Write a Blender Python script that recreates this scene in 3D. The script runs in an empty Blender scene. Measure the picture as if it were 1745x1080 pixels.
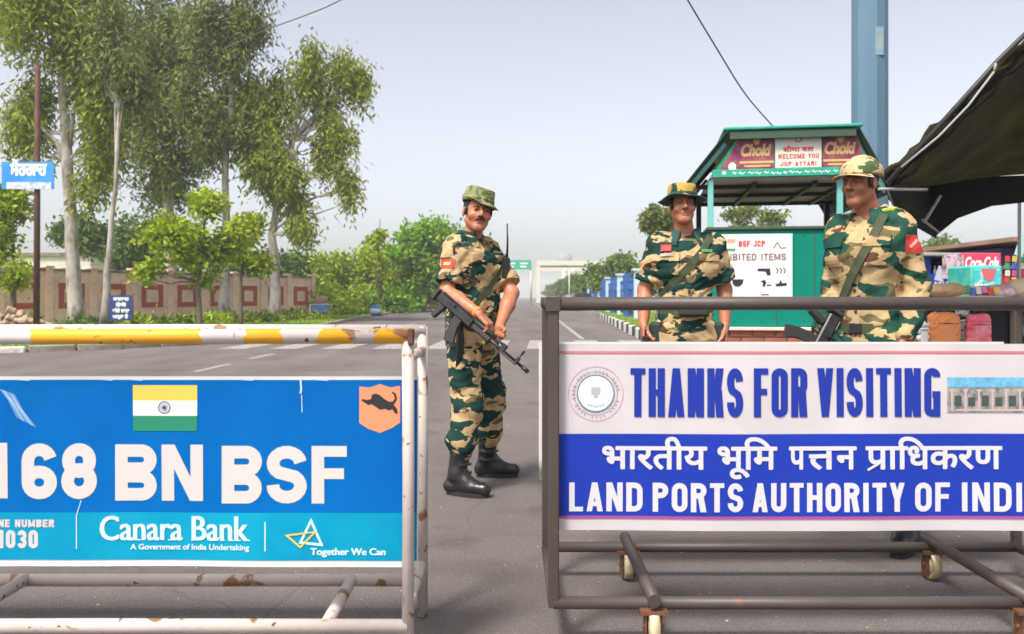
import bpy, math, random
import numpy as np
from mathutils import Vector, Matrix
R = math.radians
random.seed(7)
rng = np.random.default_rng(7)
scn = bpy.context.scene
col = scn.collection

# ------------------------------------------------------------ camera, sky, sun, exposure
FPX, CX, HY, CAMZ = 1450.0, 872.5, 505.0, 1.15
cam = bpy.data.cameras.new('camera')
cam.sensor_width = 36; cam.lens = FPX / 1745 * 36
cam.shift_y = -(540 - HY) / 1745
cam.clip_end = 5000; cam.clip_start = .05
cam.dof.use_dof = True; cam.dof.focus_distance = 4.2; cam.dof.aperture_fstop = 4.0
camo = bpy.data.objects.new('camera', cam); col.objects.link(camo)
camo.location = (0, 0, CAMZ); camo.rotation_euler = (R(90), 0, 0)
scn.camera = camo
SUN_EL, SUN_AZ = 57, 214          # azimuth clockwise from +Y: behind the camera, a little to its left
w = bpy.data.worlds.new("World"); scn.world = w; w.use_nodes = True
nt = w.node_tree; bg = nt.nodes['Background']
sky = nt.nodes.new('ShaderNodeTexSky'); sky.sky_type = 'NISHITA'; sky.sun_disc = False
sky.sun_elevation = R(SUN_EL); sky.sun_rotation = R(SUN_AZ)
sky.air_density = 0.8; sky.dust_density = 4.0; sky.ozone_density = 1.0; sky.altitude = 200
hsw = nt.nodes.new('ShaderNodeHueSaturation'); hsw.inputs["Saturation"].default_value = .36; hsw.inputs['Hue'].default_value = .515; hsw.inputs['Value'].default_value = 1.0
nt.links.new(sky.outputs[0], hsw.inputs['Color']); nt.links.new(hsw.outputs[0], bg.inputs[0]); bg.inputs[1].default_value = 0.103
sl = bpy.data.lights.new('sun', 'SUN'); sl.energy = 1.9; sl.angle = R(11); sl.color = (1, .95, .87)
so = bpy.data.objects.new('sun', sl); col.objects.link(so); so.location = (-20, -20, 40)
_sd = Vector((math.sin(R(SUN_AZ)) * math.cos(R(SUN_EL)), math.cos(R(SUN_AZ)) * math.cos(R(SUN_EL)), math.sin(R(SUN_EL))))
so.rotation_euler = (-_sd).to_track_quat('-Z', 'Y').to_euler()
vs = scn.view_settings; vs.view_transform = 'Standard'; vs.look = 'None'; vs.exposure = 1.3; vs.gamma = 1
vs.use_curve_mapping = False
scn.cycles.volume_bounces = 1
scn.cycles.volume_max_steps = 64

def PX(px, py, d):
    "world point seen at pixel (px,py) of the photograph at depth d"
    return Vector(((px - CX) / FPX * d, d, CAMZ - (py - HY) / FPX * d))
def XX(px, d): return (px - CX) / FPX * d
def ZZ(py, d): return CAMZ - (py - HY) / FPX * d

# ------------------------------------------------------------ materials
MATS = {}
def lin(c):
    return tuple((v / 12.92 if v <= .04045 else ((v + .055) / 1.055) ** 2.4) for v in (x / 255 for x in c))
def mat(name, c, rough=.6, metal=0, c2=None, scale=8, lo=.4, hi=.65, bump=0, bscale=60, stretch=(1, 1, 1), vary=0, transl=0, detail=4, spec=.5, attr=None, island=0):
    if name in MATS: return MATS[name]
    m = bpy.data.materials.new(name); m.use_nodes = True; MATS[name] = m
    t = m.node_tree; N = t.nodes; L = t.links; b = N['Principled BSDF']
    b.inputs['Roughness'].default_value = rough; b.inputs['Metallic'].default_value = metal
    b.inputs['Specular IOR Level'].default_value = spec
    b.inputs['Base Color'].default_value = (*c, 1)
    tc = N.new('ShaderNodeTexCoord'); mp = N.new('ShaderNodeMapping'); mp.inputs['Scale'].default_value = stretch
    L.new(tc.outputs['Object'], mp.inputs[0])
    out = None
    if attr:
        a = N.new('ShaderNodeAttribute'); a.attribute_name = attr; out = a.outputs['Color']
    if c2 is not None:
        n = N.new('ShaderNodeTexNoise'); n.inputs['Scale'].default_value = scale; n.inputs['Detail'].default_value = detail
        n.inputs['Roughness'].default_value = .65
        L.new(mp.outputs[0], n.inputs['Vector'])
        r = N.new('ShaderNodeMapRange'); r.inputs[1].default_value = lo; r.inputs[2].default_value = hi
        L.new(n.outputs[0], r.inputs[0])
        mx = N.new('ShaderNodeMix'); mx.data_type = 'RGBA'
        if out: L.new(out, mx.inputs[6])
        else: mx.inputs[6].default_value = (*c, 1)
        mx.inputs[7].default_value = (*c2, 1)
        L.new(r.outputs[0], mx.inputs[0]); out = mx.outputs[2]
    if vary or island:
        hs = N.new('ShaderNodeHueSaturation')
        if out: L.new(out, hs.inputs['Color'])
        else: hs.inputs['Color'].default_value = (*c, 1)
        mr = N.new('ShaderNodeMapRange')
        if island:
            g = N.new('ShaderNodeNewGeometry'); L.new(g.outputs['Random Per Island'], mr.inputs[0]); vary = island
            mr2 = N.new('ShaderNodeMapRange'); mr2.inputs[3].default_value = .485; mr2.inputs[4].default_value = .515
            L.new(g.outputs['Random Per Island'], mr2.inputs[0]); L.new(mr2.outputs[0], hs.inputs['Hue'])
        else:
            n2 = N.new('ShaderNodeTexNoise'); n2.inputs['Scale'].default_value = scale * 4.3; n2.inputs['Detail'].default_value = 6
            L.new(mp.outputs[0], n2.inputs['Vector']); mr.inputs[1].default_value = .3; mr.inputs[2].default_value = .7
            L.new(n2.outputs[0], mr.inputs[0])
        mr.inputs[3].default_value = 1 - vary; mr.inputs[4].default_value = 1 + vary
        L.new(mr.outputs[0], hs.inputs['Value']); out = hs.outputs[0]
    if out: L.new(out, b.inputs['Base Color'])
    if bump:
        n3 = N.new('ShaderNodeTexNoise'); n3.inputs['Scale'].default_value = bscale; n3.inputs['Detail'].default_value = 5
        L.new(tc.outputs['Object'], n3.inputs['Vector'])
        bp = N.new('ShaderNodeBump'); bp.inputs['Strength'].default_value = bump; bp.inputs['Distance'].default_value = .01
        L.new(n3.outputs[0], bp.inputs['Height']); L.new(bp.outputs[0], b.inputs['Normal'])
    if transl:
        o = N['Material Output']; tr = N.new('ShaderNodeBsdfTranslucent'); ms = N.new('ShaderNodeMixShader')
        if out: L.new(out, tr.inputs[0])
        else: tr.inputs[0].default_value = (*c, 1)
        ms.inputs[0].default_value = transl
        L.new(b.outputs[0], ms.inputs[1]); L.new(tr.outputs[0], ms.inputs[2]); L.new(ms.outputs[0], o.inputs['Surface'])
    return m

def camo_mat(name, tan, green, brown, olive, scale=5.0, seed=0., thr=.5, stretch=(1, 1, 1.9), rough=.85):
    if name in MATS: return MATS[name]
    m = bpy.data.materials.new(name); m.use_nodes = True; MATS[name] = m
    t = m.node_tree; N = t.nodes; L = t.links; b = N['Principled BSDF']
    b.inputs['Roughness'].default_value = rough; b.inputs['Specular IOR Level'].default_value = .2
    tc = N.new('ShaderNodeTexCoord'); mp = N.new('ShaderNodeMapping')
    mp.inputs['Scale'].default_value = stretch; mp.inputs['Location'].default_value = (seed, seed * 1.7, seed * .6)
    L.new(tc.outputs['Object'], mp.inputs[0])
    def noise(sc, det, off):
        n = N.new('ShaderNodeTexNoise'); n.noise_dimensions = '4D'; n.inputs['W'].default_value = off
        n.inputs['Scale'].default_value = sc; n.inputs['Detail'].default_value = det; n.inputs['Roughness'].default_value = .5
        n.inputs['Distortion'].default_value = .6
        L.new(mp.outputs[0], n.inputs['Vector']); return n.outputs[0]
    def gt(x, v):
        r = N.new('ShaderNodeMapRange'); r.inputs[1].default_value = v - .006; r.inputs[2].default_value = v + .006
        L.new(x, r.inputs[0]); return r.outputs[0]
    def mix(f, a, bcol):
        x = N.new('ShaderNodeMix'); x.data_type = 'RGBA'
        L.new(f, x.inputs[0])
        if isinstance(a, tuple): x.inputs[6].default_value = (*a, 1)
        else: L.new(a, x.inputs[6])
        x.inputs[7].default_value = (*bcol, 1); return x.outputs[2]
    c = mix(gt(noise(scale * 1.35, 1.5, 3.1), .60), tan, olive)
    c = mix(gt(noise(scale * 1.7, 2, 7.7), .615), c, brown)
    c = mix(gt(noise(scale, 3, 1.3), thr), c, green)
    # faint weave / dust variation
    n2 = N.new('ShaderNodeTexNoise'); n2.inputs['Scale'].default_value = 40; n2.inputs['Detail'].default_value = 4
    L.new(tc.outputs['Object'], n2.inputs['Vector'])
    mr = N.new('ShaderNodeMapRange'); mr.inputs[1].default_value = .3; mr.inputs[2].default_value = .7; mr.inputs[3].default_value = .86; mr.inputs[4].default_value = 1.12
    L.new(n2.outputs[0], mr.inputs[0])
    hs = N.new('ShaderNodeHueSaturation'); L.new(c, hs.inputs['Color']); L.new(mr.outputs[0], hs.inputs['Value'])
    L.new(hs.outputs[0], b.inputs['Base Color'])
    bp = N.new('ShaderNodeBump'); bp.inputs['Strength'].default_value = .35; bp.inputs['Distance'].default_value = .006
    n4 = N.new('ShaderNodeTexNoise'); n4.inputs['Scale'].default_value = 18; n4.inputs['Detail'].default_value = 5; n4.inputs['Distortion'].default_value = .8
    L.new(tc.outputs['Object'], n4.inputs['Vector']); L.new(n4.outputs[0], bp.inputs['Height']); L.new(bp.outputs[0], b.inputs['Normal'])
    return m

# ------------------------------------------------------------ object helpers
def tag(o, label=None, cat=None, group=None, kind=None):
    if label: o['label'] = label
    if cat: o['category'] = cat
    if group: o['group'] = group
    if kind: o['kind'] = kind
    return o
def thing(name, label, cat, loc=(0, 0, 0), rz=0, group=None):
    o = bpy.data.objects.new(name, None); col.objects.link(o); o.location = loc; o.rotation_euler = (0, 0, rz)
    o.empty_display_size = .1
    return tag(o, label, cat, group)
def link(name, me, m=None, parent=None, loc=None):
    o = bpy.data.objects.new(name, me); col.objects.link(o)
    if m: 
        me.materials.clear(); me.materials.append(m)
    if parent: o.parent = parent
    if loc is not None: o.location = loc
    return o
def npmesh(name, V, F, smooth=False):
    me = bpy.data.meshes.new(name)
    V = np.asarray(V, np.float32); F = np.asarray(F, np.int32)
    k = F.shape[1]
    me.vertices.add(len(V)); me.vertices.foreach_set('co', V.ravel())
    me.loops.add(F.size); me.loops.foreach_set('vertex_index', F.ravel())
    me.polygons.add(len(F)); me.polygons.foreach_set('loop_start', np.arange(0, F.size, k, dtype=np.int32))
    me.polygons.foreach_set('loop_total', np.full(len(F), k, np.int32))
    if smooth: me.polygons.foreach_set('use_smooth', np.ones(len(F), bool))
    me.update(); me.validate()
    return me

class MB:
    def __init__(s): s.v = []; s.f = []; s.sm = []
    def add(s, V, F, smooth=False):
        n = len(s.v); s.v += [tuple(map(float, p)) for p in V]
        s.f += [tuple(i + n for i in f) for f in F]; s.sm += [smooth] * len(F); return s
    def box(s, c, size, rz=0, M=None, bev=0):
        x, y, z = (a / 2 for a in size); b = min(bev, x * .9, y * .9, z * .9) if bev else 0
        if b:
            V = []; 
            for sx in (-1, 1):
                for sy in (-1, 1):
                    for sz in (-1, 1):
                        V += [(sx * x, sy * (y - b), sz * (z - b)), (sx * (x - b), sy * y, sz * (z - b)), (sx * (x - b), sy * (y - b), sz * z)]
            i = lambda sx, sy, sz, k: (((sx > 0) * 4) + ((sy > 0) * 2) + (sz > 0)) * 3 + k
            F = []
            for sg in (-1, 1):
                F.append([i(sg, a, c_, 0) for a, c_ in ((-1, -1), (1, -1), (1, 1), (-1, 1))][::sg])
                F.append([i(a, sg, c_, 1) for a, c_ in ((-1, -1), (-1, 1), (1, 1), (1, -1))][::sg])
                F.append([i(a, c_, sg, 2) for a, c_ in ((-1, -1), (1, -1), (1, 1), (-1, 1))][::sg])
            for a in (-1, 1):
                for c_ in (-1, 1):
                    F.append([i(a, c_, -1, 0), i(a, c_, 1, 0), i(a, c_, 1, 1), i(a, c_, -1, 1)][::-a * c_])
                    F.append([i(a, -1, c_, 0), i(a, 1, c_, 0), i(a, 1, c_, 2), i(a, -1, c_, 2)][::a * c_])
                    F.append([i(-1, a, c_, 1), i(1, a, c_, 1), i(1, a, c_, 2), i(-1, a, c_, 2)][::-a * c_])
                    for d_ in (-1, 1):
                        F.append([i(a, c_, d_, 0), i(a, c_, d_, 1), i(a, c_, d_, 2)][::a * c_ * d_])
        else:
            V = [(-x, -y, -z), (x, -y, -z), (x, y, -z), (-x, y, -z), (-x, -y, z), (x, -y, z), (x, y, z), (-x, y, z)]
            F = [(3, 2, 1, 0), (4, 5, 6, 7), (0, 1, 5, 4), (1, 2, 6, 5), (2, 3, 7, 6), (3, 0, 4, 7)]
        if M is None:
            cr, sr = math.cos(rz), math.sin(rz)
            V = [(c[0] + p[0] * cr - p[1] * sr, c[1] + p[0] * sr + p[1] * cr, c[2] + p[2]) for p in V]
        else:
            V = [tuple(Vector(c) + M @ Vector(p)) for p in V]
        return s.add(V, F)
    def tube(s, pts, r, n=10, cap=True, smooth=True, squash=None):
        pts = [Vector(p) for p in pts]; m = len(pts)
        rs = [r] * m if not isinstance(r, (list, tuple)) else r
        up = None; V = []; F = []
        for i, p in enumerate(pts):
            t = (pts[min(i + 1, m - 1)] - pts[max(i - 1, 0)]).normalized()
            if up is None:
                up = Vector((0, 0, 1)) if abs(t.z) < .9 else Vector((1, 0, 0))
            a = t.cross(up).normalized(); b = a.cross(t).normalized(); up = b
            for j in range(n):
                q = 2 * math.pi * j / n
                V.append(p + (a * math.cos(q) * (squash or 1) + b * math.sin(q)) * rs[i])
        for i in range(m - 1):
            for j in range(n):
                k = (j + 1) % n
                F.append((i * n + j, i * n + k, (i + 1) * n + k, (i + 1) * n + j))
        s.add(V, F, smooth)
        if cap:
            b0 = len(s.v) - len(V)
            s.f.append(tuple(b0 + j for j in range(n))[::-1]); s.f.append(tuple(b0 + (m - 1) * n + j for j in range(n))); s.sm += [False, False]
        return s
    def lathe(s, prof, n=24, c=(0, 0, 0), axis=None, smooth=True, fn=None):
        V = []; F = []; A = axis if axis is not None else Matrix.Identity(3)
        for i, (r, z) in enumerate(prof):
            for j in range(n):
                a = 2 * math.pi * j / n
                p = Vector((r * math.cos(a), r * math.sin(a), z))
                if fn: p = Vector(fn(p, a, i))
                V.append(Vector(c) + A @ p)
        for i in range(len(prof) - 1):
            for j in range(n):
                k = (j + 1) % n
                F.append((i * n + j, i * n + k, (i + 1) * n + k, (i + 1) * n + j))
        return s.add(V, F, smooth)
    def prism(s, poly, M, depth):
        "poly in local xy, extruded +z by depth, placed by 4x4 M"
        n = len(poly)
        V = [M @ Vector((x, y, 0)) for x, y in poly] + [M @ Vector((x, y, depth)) for x, y in poly]
        F = [tuple(range(n))[::-1], tuple(range(n, 2 * n))] + [(i, (i + 1) % n, n + (i + 1) % n, n + i) for i in range(n)]
        return s.add(V, F)
    def build(s, name, m=None, parent=None, loc=None):
        me = bpy.data.meshes.new(name); me.from_pydata(s.v, [], s.f); me.polygons.foreach_set('use_smooth', s.sm); me.update()
        return link(name, me, m, parent, loc)

# ------------------------------------------------------------ print: strokes, text
def arc(cx, cy, rx, ry, a0, a1, n=10):
    return [(cx + rx * math.cos(R(a0 + (a1 - a0) * i / n)), cy + ry * math.sin(R(a0 + (a1 - a0) * i / n))) for i in range(n + 1)]
def thick(path, s, closed=False):
    q = [path[0]]
    for p in path[1:]:
        if math.hypot(p[0] - q[-1][0], p[1] - q[-1][1]) > 1e-6: q.append(p)
    if closed and math.hypot(q[0][0] - q[-1][0], q[0][1] - q[-1][1]) < 1e-6: q.pop()
    path = q
    "list of quads (2D) along a polyline"
    P = [Vector(p) for p in path]; n = len(P); L_, R_ = [], []
    for i, p in enumerate(P):
        a = P[i - 1] if (i > 0 or closed) else None
        b = P[(i + 1) % n] if (i < n - 1 or closed) else None
        d1 = (p - a).normalized() if a is not None else (b - p).normalized()
        d2 = (b - p).normalized() if b is not None else d1
        t = (d1 + d2); t = t.normalized() if t.length > 1e-6 else d1
        nn = Vector((-t.y, t.x)); k = 1 / max(.4, abs(nn.dot(Vector((-d1.y, d1.x)))))
        L_.append(p + nn * s / 2 * k); R_.append(p - nn * s / 2 * k)
    return [[R_[i], R_[(i + 1) % n], L_[(i + 1) % n], L_[i]] for i in range(n if closed else n - 1)]
def glyph(ch, W, H, s):
    "list of layers; a layer is a list of convex quads"
    c = s / 2; hs = s * .86; hc = hs / 2; out = []
    def st(path, closed=False, w=s): out.append(thick(path, w, closed))
    def V_(x, y0=0, y1=H): out.append([[Vector((x - c, y0)), Vector((x + c, y0)), Vector((x + c, y1)), Vector((x - c, y1))]])
    def H_(y, x0=0, x1=W): out.append([[Vector((x0, y - hc)), Vector((x1, y - hc)), Vector((x1, y + hc)), Vector((x0, y + hc))]])
    def D_(x0, y0, x1, y1, t=s * 1.02): out.append([[Vector((x0, y0)), Vector((x0 + t, y0)), Vector((x1 + t, y1)), Vector((x1, y1))]])
    rx = W / 2 - c
    def rr(x0, y0, x1, y1, r):
        r = min(r, (x1 - x0) / 2, (y1 - y0) / 2)
        return arc(x1 - r, y1 - r, r, r, 0, 90, 5) + arc(x0 + r, y1 - r, r, r, 90, 180, 5) + arc(x0 + r, y0 + r, r, r, 180, 270, 5) + arc(x1 - r, y0 + r, r, r, 270, 360, 5)
    if ch in 'O0': st(rr(c, c, W - c, H - c, rx), True)
    elif ch == 'I': V_(W / 2)
    elif ch == '1': V_(W - c * 1.3); D_(0, H * .70, W - s * 1.6, H * .96)
    elif ch == 'T': V_(W / 2); H_(H - hc)
    elif ch == 'H': V_(c); V_(W - c); H_(H / 2, c, W - c)
    elif ch == 'E': V_(c); H_(H - hc); H_(H / 2, c, W * .93); H_(hc)
    elif ch == 'F': V_(c); H_(H - hc); H_(H * .52, c, W * .92)
    elif ch == 'L': V_(c); H_(hc)
    elif ch == 'A': t = s * 1.0; D_(0, 0, W / 2 - t / 2, H, t); D_(W - t, 0, W / 2 - t / 2, H, t); H_(H * .26, W * .22, W * .78)
    elif ch == 'V': t = s * 1.0; D_(W / 2 - t / 2, 0, 0, H, t); D_(W / 2 - t / 2, 0, W - t, H, t)
    elif ch == 'Y': t = s; V_(W / 2, 0, H * .48); D_(W / 2 - t / 2, H * .40, 0, H, t); D_(W / 2 - t / 2, H * .40, W - t, H, t)
    elif ch == 'N': V_(c); V_(W - c); D_(W - s * 1.05, 0, 0.05 * s, H, s)
    elif ch == 'M': t = s * .95; V_(c); V_(W - c); D_(W / 2 - t / 2, H * .1, 0, H, t); D_(W / 2 - t / 2, H * .1, W - t, H, t)
    elif ch == 'W': t = s * .85; D_(W * .25 - t / 2, 0, 0, H, t); D_(W * .25 - t / 2, 0, W / 2 - t / 2, H, t); D_(W * .75 - t / 2, 0, W / 2 - t / 2, H, t); D_(W * .75 - t / 2, 0, W - t, H, t)
    elif ch == 'K': V_(c); D_(s * .7, H * .38, W - s * 1.05, H, s * 1.05); D_(W - s * 1.05, 0, s * .95, H * .56, s * 1.05)
    elif ch == 'U': st([(c, H), (c, c + rx)] + arc(W / 2, c + rx, rx, rx, 180, 360) + [(W - c, H)])
    elif ch == 'J': st([(c, H * .3)] + arc(W / 2, c + rx, rx, rx, 180, 360) + [(W - c, H)])
    elif ch == 'C': st(arc(W / 2, H - c - rx, rx, rx, -15, 180) + arc(W / 2, c + rx, rx, rx, 180, 375))
    elif ch == 'G': st(arc(W / 2, H - c - rx, rx, rx, -10, 180) + arc(W / 2, c + rx, rx, rx, 180, 350)); V_(W - c, 0, H * .48); H_(H * .46, W * .5, W)
    elif ch == 'S': ry = (H - s) / 4; st(arc(W / 2, H - c - ry, rx, ry, 5, 235, 12) + arc(W / 2, c + ry, rx, ry, 55, -185, 12))
    elif ch == '3': ry = (H - s) / 4; st(arc(W / 2, H - c - ry, rx, ry, 170, -80, 12)); st(arc(W / 2, c + ry, rx, ry, 80, -170, 12)); H_(H / 2, W * .35, W * .7)
    elif ch == 'D': st([(c, c), (W - c - rx, c)] + arc(W - c - rx, c + rx, rx, rx, -90, 0, 6) + arc(W - c - rx, H - c - rx, rx, rx, 0, 90, 6) + [(c, H - c)]); V_(c)
    elif ch in 'PRB':
        b0 = H * .47 if ch != 'B' else H * .5 - c * .4; h = (H - b0); r = min(rx, (h - s) / 2 * 1.0)
        st([(c, b0 + c), (W - c - r, b0 + c)] + arc(W - c - r, b0 + c + r, r, r, -90, 0, 6) + arc(W - c - r, H - c - r, r, r, 0, 90, 6) + [(c, H - c)]); V_(c)
        if ch == 'R': D_(W - s * 1.1, 0, W * .42, b0 + s * .5, s * 1.1)
        if ch == 'B':
            h2 = H * .5 + c * .4; r = min(rx, (h2 - s) / 2)
            st([(c, c), (W - c - r, c)] + arc(W - c - r, c + r, r, r, -90, 0, 6) + arc(W - c - r, h2 - c - r, r, r, 0, 90, 6) + [(c, h2 - c)])
    elif ch == '6':
        h = H * .6; st(rr(c, c, W - c, h - c, rx), True); st([(c, h * .5), (c, H - c - rx)] + arc(W / 2, H - c - rx, rx, rx, 180, 12))
    elif ch == '8': st(rr(c, c, W - c, H * .53, rx), True); st(rr(c * 1.15, H * .49, W - c * 1.15, H - c, rx), True)
    elif ch == '.': H_(hc, 0, s)
    elif ch == '-': H_(H / 2)
    return out
GW = {'I': .42, 'M': 1.3, 'W': 1.4, ' ': .55, '1': .62, 'T': .92, 'L': .85, 'F': .88, 'E': .9, '.': .3, '-': .6}
class Print:
    "flat print on a vertical sheet: mesh facing -y; surf(x,z)->y"
    def __init__(s, surf, eps=.0012): s.V = []; s.F = []; s.surf = surf; s.eps = eps; s.k = 0
    def quad(s, pts, lay=0):
        n = len(s.V)
        for p in pts: s.V.append((p[0], s.surf(p[0], p[1]) - s.eps - lay * .00012, p[1]))
        s.F.append(tuple(range(n, n + len(pts))))
    def block(s, txt, x0, x1, z0, z1, st, gap=.16, dz=0):
        ws = [GW.get(c, 1) for c in txt]; tot = sum(ws) + gap * (len(txt) - 1); u = (x1 - x0) / tot; x = x0
        for ch, w_ in zip(txt, ws):
            W = w_ * u
            zz = z0 + dz * ((x - x0) / (x1 - x0))
            if ch == 'I': W = max(W, st)
            for k, lay in enumerate(glyph(ch, W, z1 - z0, min(st, W))):
                for q in lay: s.quad([(x + p.x, zz + p.y) for p in q], k)
            x += (w_ + gap) * u
    def rect(s, x0, x1, z0, z1, lay=0, nx=1):
        for i in range(nx):
            a = x0 + (x1 - x0) * i / nx; b = x0 + (x1 - x0) * (i + 1) / nx
            s.quad([(a, z0), (b, z0), (b, z1), (a, z1)], lay)
    def poly(s, pts, lay=0): s.quad(pts, lay)
    def line(s, path, w_, closed=False, lay=0):
        for q in thick(path, w_, closed): s.quad([(p.x, p.y) for p in q], lay)
    def font(s, txt, x0, x1, zb, size=None, z1=None, bold=0, vb=None, shear=0, lay=0):
        me = font_mesh(txt, shear); V, F = me
        mn, mx = V.min(0), V.max(0); sx = (x1 - x0 - 2 * bold) / (mx[0] - mn[0])
        sz = size if size else (z1 - zb) / mx[1]
        vb = bold if vb is None else vb
        offs = [(0, 0)] if not bold else [(bold * math.cos(a), vb * math.sin(a)) for a in np.linspace(0, 2 * math.pi, 10, endpoint=False)]
        for k, (ox, oz) in enumerate(offs):
            n = len(s.V)
            for p in V:
                X = x0 + bold + (p[0] - mn[0]) * sx + ox; Z = zb + p[1] * sz + oz
                s.V.append((X, s.surf(X, Z) - s.eps - (lay + k) * .00008, Z))
            s.F += [tuple(i + n for i in f) for f in F]
    def build(s, name, m, parent):
        me = bpy.data.meshes.new(name); me.from_pydata(s.V, [], s.F); me.update()
        return link(name, me, m, parent)
def font_mesh(txt, shear=0):
    c = bpy.data.curves.new('t', 'FONT'); c.body = txt; c.size = 1; c.shear = shear; c.resolution_u = 4
    o = bpy.data.objects.new('t', c); me = o.to_mesh()
    V = np.array([tuple(v.co[:2]) for v in me.vertices]); F = [tuple(p.vertices) for p in me.polygons]
    o.to_mesh_clear(); bpy.data.objects.remove(o); bpy.data.curves.remove(c)
    return V, F
flat = lambda y: (lambda x, z: y)
def sheet(x0, x1, z0, z1, surf, nx, nz, th=.0015):
    V = []; F = []
    for side in (0, 1):
        for j in range(nz + 1):
            for i in range(nx + 1):
                x = x0 + (x1 - x0) * i / nx; z = z0 + (z1 - z0) * j / nz
                V.append((x, surf(x, z) + side * th, z))
    m = (nx + 1) * (nz + 1)
    for j in range(nz):
        for i in range(nx):
            a = j * (nx + 1) + i
            F.append((a, a + 1, a + nx + 2, a + nx + 1)); F.append((m + a + nx + 1, m + a + nx + 2, m + a + 1, m + a))
    return V, F

# ------------------------------------------------------------ signed distance modelling (figures)
class Field:
    def __init__(s, lo, hi, res):
        s.lo = np.array(lo, np.float32); s.res = res
        s.n = np.ceil((np.array(hi) - np.array(lo)) / res).astype(int) + 1
        s.g = np.full(s.n, .25, np.float32)
    def reg(s, a, b):
        i0 = np.clip(np.floor((np.array(a) - s.lo) / s.res).astype(int), 0, s.n); i1 = np.clip(np.ceil((np.array(b) - s.lo) / s.res).astype(int) + 1, 0, s.n)
        if (i1 <= i0).any(): return None
        ax = [(s.lo[k] + np.arange(i0[k], i1[k]) * s.res).astype(np.float32) for k in range(3)]
        return tuple(slice(i0[k], i1[k]) for k in range(3)), ax[0][:, None, None], ax[1][None, :, None], ax[2][None, None, :]
    def put(s, sl, d, k, mode='add'):
        g = s.g[sl]
        if mode == 'add':
            if k <= 0: s.g[sl] = np.minimum(g, d); return
            h = np.clip(.5 + .5 * (d - g) / k, 0, 1); s.g[sl] = d + (g - d) * h - k * h * (1 - h)
        else:
            a = -g; k = max(k, 1e-5); h = np.clip(.5 + .5 * (d - a) / k, 0, 1); s.g[sl] = -(d + (a - d) * h - k * h * (1 - h))
    def cone(s, a, b, ra, rb, k=.02, flat=None, ends='round', mode='add'):
        a = np.array(a, float); b = np.array(b, float); m = max(ra, rb) * 1.15 + k + 3 * s.res
        q = s.reg(np.minimum(a, b) - m, np.maximum(a, b) + m)
        if q is None: return
        sl, X, Y, Z = q; ab = b - a; L2 = float(ab @ ab) + 1e-12
        x, y, z = X - a[0], Y - a[1], Z - a[2]
        t = (x * ab[0] + y * ab[1] + z * ab[2]) / L2; tc = np.clip(t, 0, 1)
        dx, dy, dz = x - tc * ab[0], y - tc * ab[1], z - tc * ab[2]
        if ends != 'round': dx, dy, dz = x - t * ab[0], y - t * ab[1], z - t * ab[2]
        if flat is not None:
            n = np.array(flat[0], float); n /= np.linalg.norm(n); f = flat[1]; pr = (dx * n[0] + dy * n[1] + dz * n[2]) * (f - 1)
            dx, dy, dz = dx + pr * n[0], dy + pr * n[1], dz + pr * n[2]
        d = np.sqrt(dx * dx + dy * dy + dz * dz) - (ra + (rb - ra) * tc)
        if ends != 'round': L = math.sqrt(L2); d = np.maximum(d, np.maximum(-t * L, (t - 1) * L))
        s.put(sl, d.astype(np.float32), k, mode)
    def ell(s, c, r, k=.02, M=None, mode='add'):
        c = np.array(c, float); r = np.array(r, float); m = r.max() + k + 3 * s.res
        q = s.reg(c - m, c + m)
        if q is None: return
        sl, X, Y, Z = q; x, y, z = X - c[0], Y - c[1], Z - c[2]
        if M is not None:
            x, y, z = (M[0][0] * x + M[1][0] * y + M[2][0] * z, M[0][1] * x + M[1][1] * y + M[2][1] * z, M[0][2] * x + M[1][2] * y + M[2][2] * z)
        k0 = np.sqrt((x / r[0]) ** 2 + (y / r[1]) ** 2 + (z / r[2]) ** 2); k1 = np.sqrt((x / r[0] ** 2) ** 2 + (y / r[1] ** 2) ** 2 + (z / r[2] ** 2) ** 2) + 1e-9
        s.put(sl, (k0 * (k0 - 1) / k1).astype(np.float32), k, mode)
    def cut(s, p, n, a, b):
        q = s.reg(a, b)
        if q is None: return
        sl, X, Y, Z = q; n = np.array(n, float); n /= np.linalg.norm(n)
        s.g[sl] = np.maximum(s.g[sl], (X - p[0]) * n[0] + (Y - p[1]) * n[1] + (Z - p[2]) * n[2])
    def wrinkle(s, amp, seed=0, f=1.):
        sl, X, Y, Z = s.reg(s.lo, s.lo + s.n * s.res)
        m = np.abs(s.g) < .03
        i = np.nonzero(m); x = s.lo[0] + i[0] * s.res; y = s.lo[1] + i[1] * s.res; z = s.lo[2] + i[2] * s.res
        a = np.sin(f * (34 * z + 9 * x + 7 * np.sin(7 * x + seed) + 5 * np.sin(9 * y + 2 * seed) + 3 * np.sin(13 * z + seed)))
        b = np.sin(f * (55 * z - 30 * x + 6 * np.sin(11 * y + seed) + 20 * y) + seed)
        c = np.sin(f * (21 * x + 26 * y + 5 * np.sin(8 * z + seed)) + seed * 3)
        md = .5 + .5 * np.sin(5 * x + 7 * z + seed * 2.2 + 4 * y)
        s.g[i] += (amp * ((1 - np.abs(a)) * 1.1 * md + .35 * b + .45 * c * (1 - md) - .35)).astype(np.float32)
    def sample(s, P):
        q = (np.asarray(P, np.float32) - s.lo) / s.res; q = np.clip(q, 0, s.n - 1.001); i = q.astype(int); f = q - i
        g = s.g; o = 0
        for dx in (0, 1):
            for dy in (0, 1):
                for dz in (0, 1):
                    wt = (f[..., 0] if dx else 1 - f[..., 0]) * (f[..., 1] if dy else 1 - f[..., 1]) * (f[..., 2] if dz else 1 - f[..., 2])
                    o = o + wt * g[i[..., 0] + dx, i[..., 1] + dy, i[..., 2] + dz]
        return o
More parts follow.
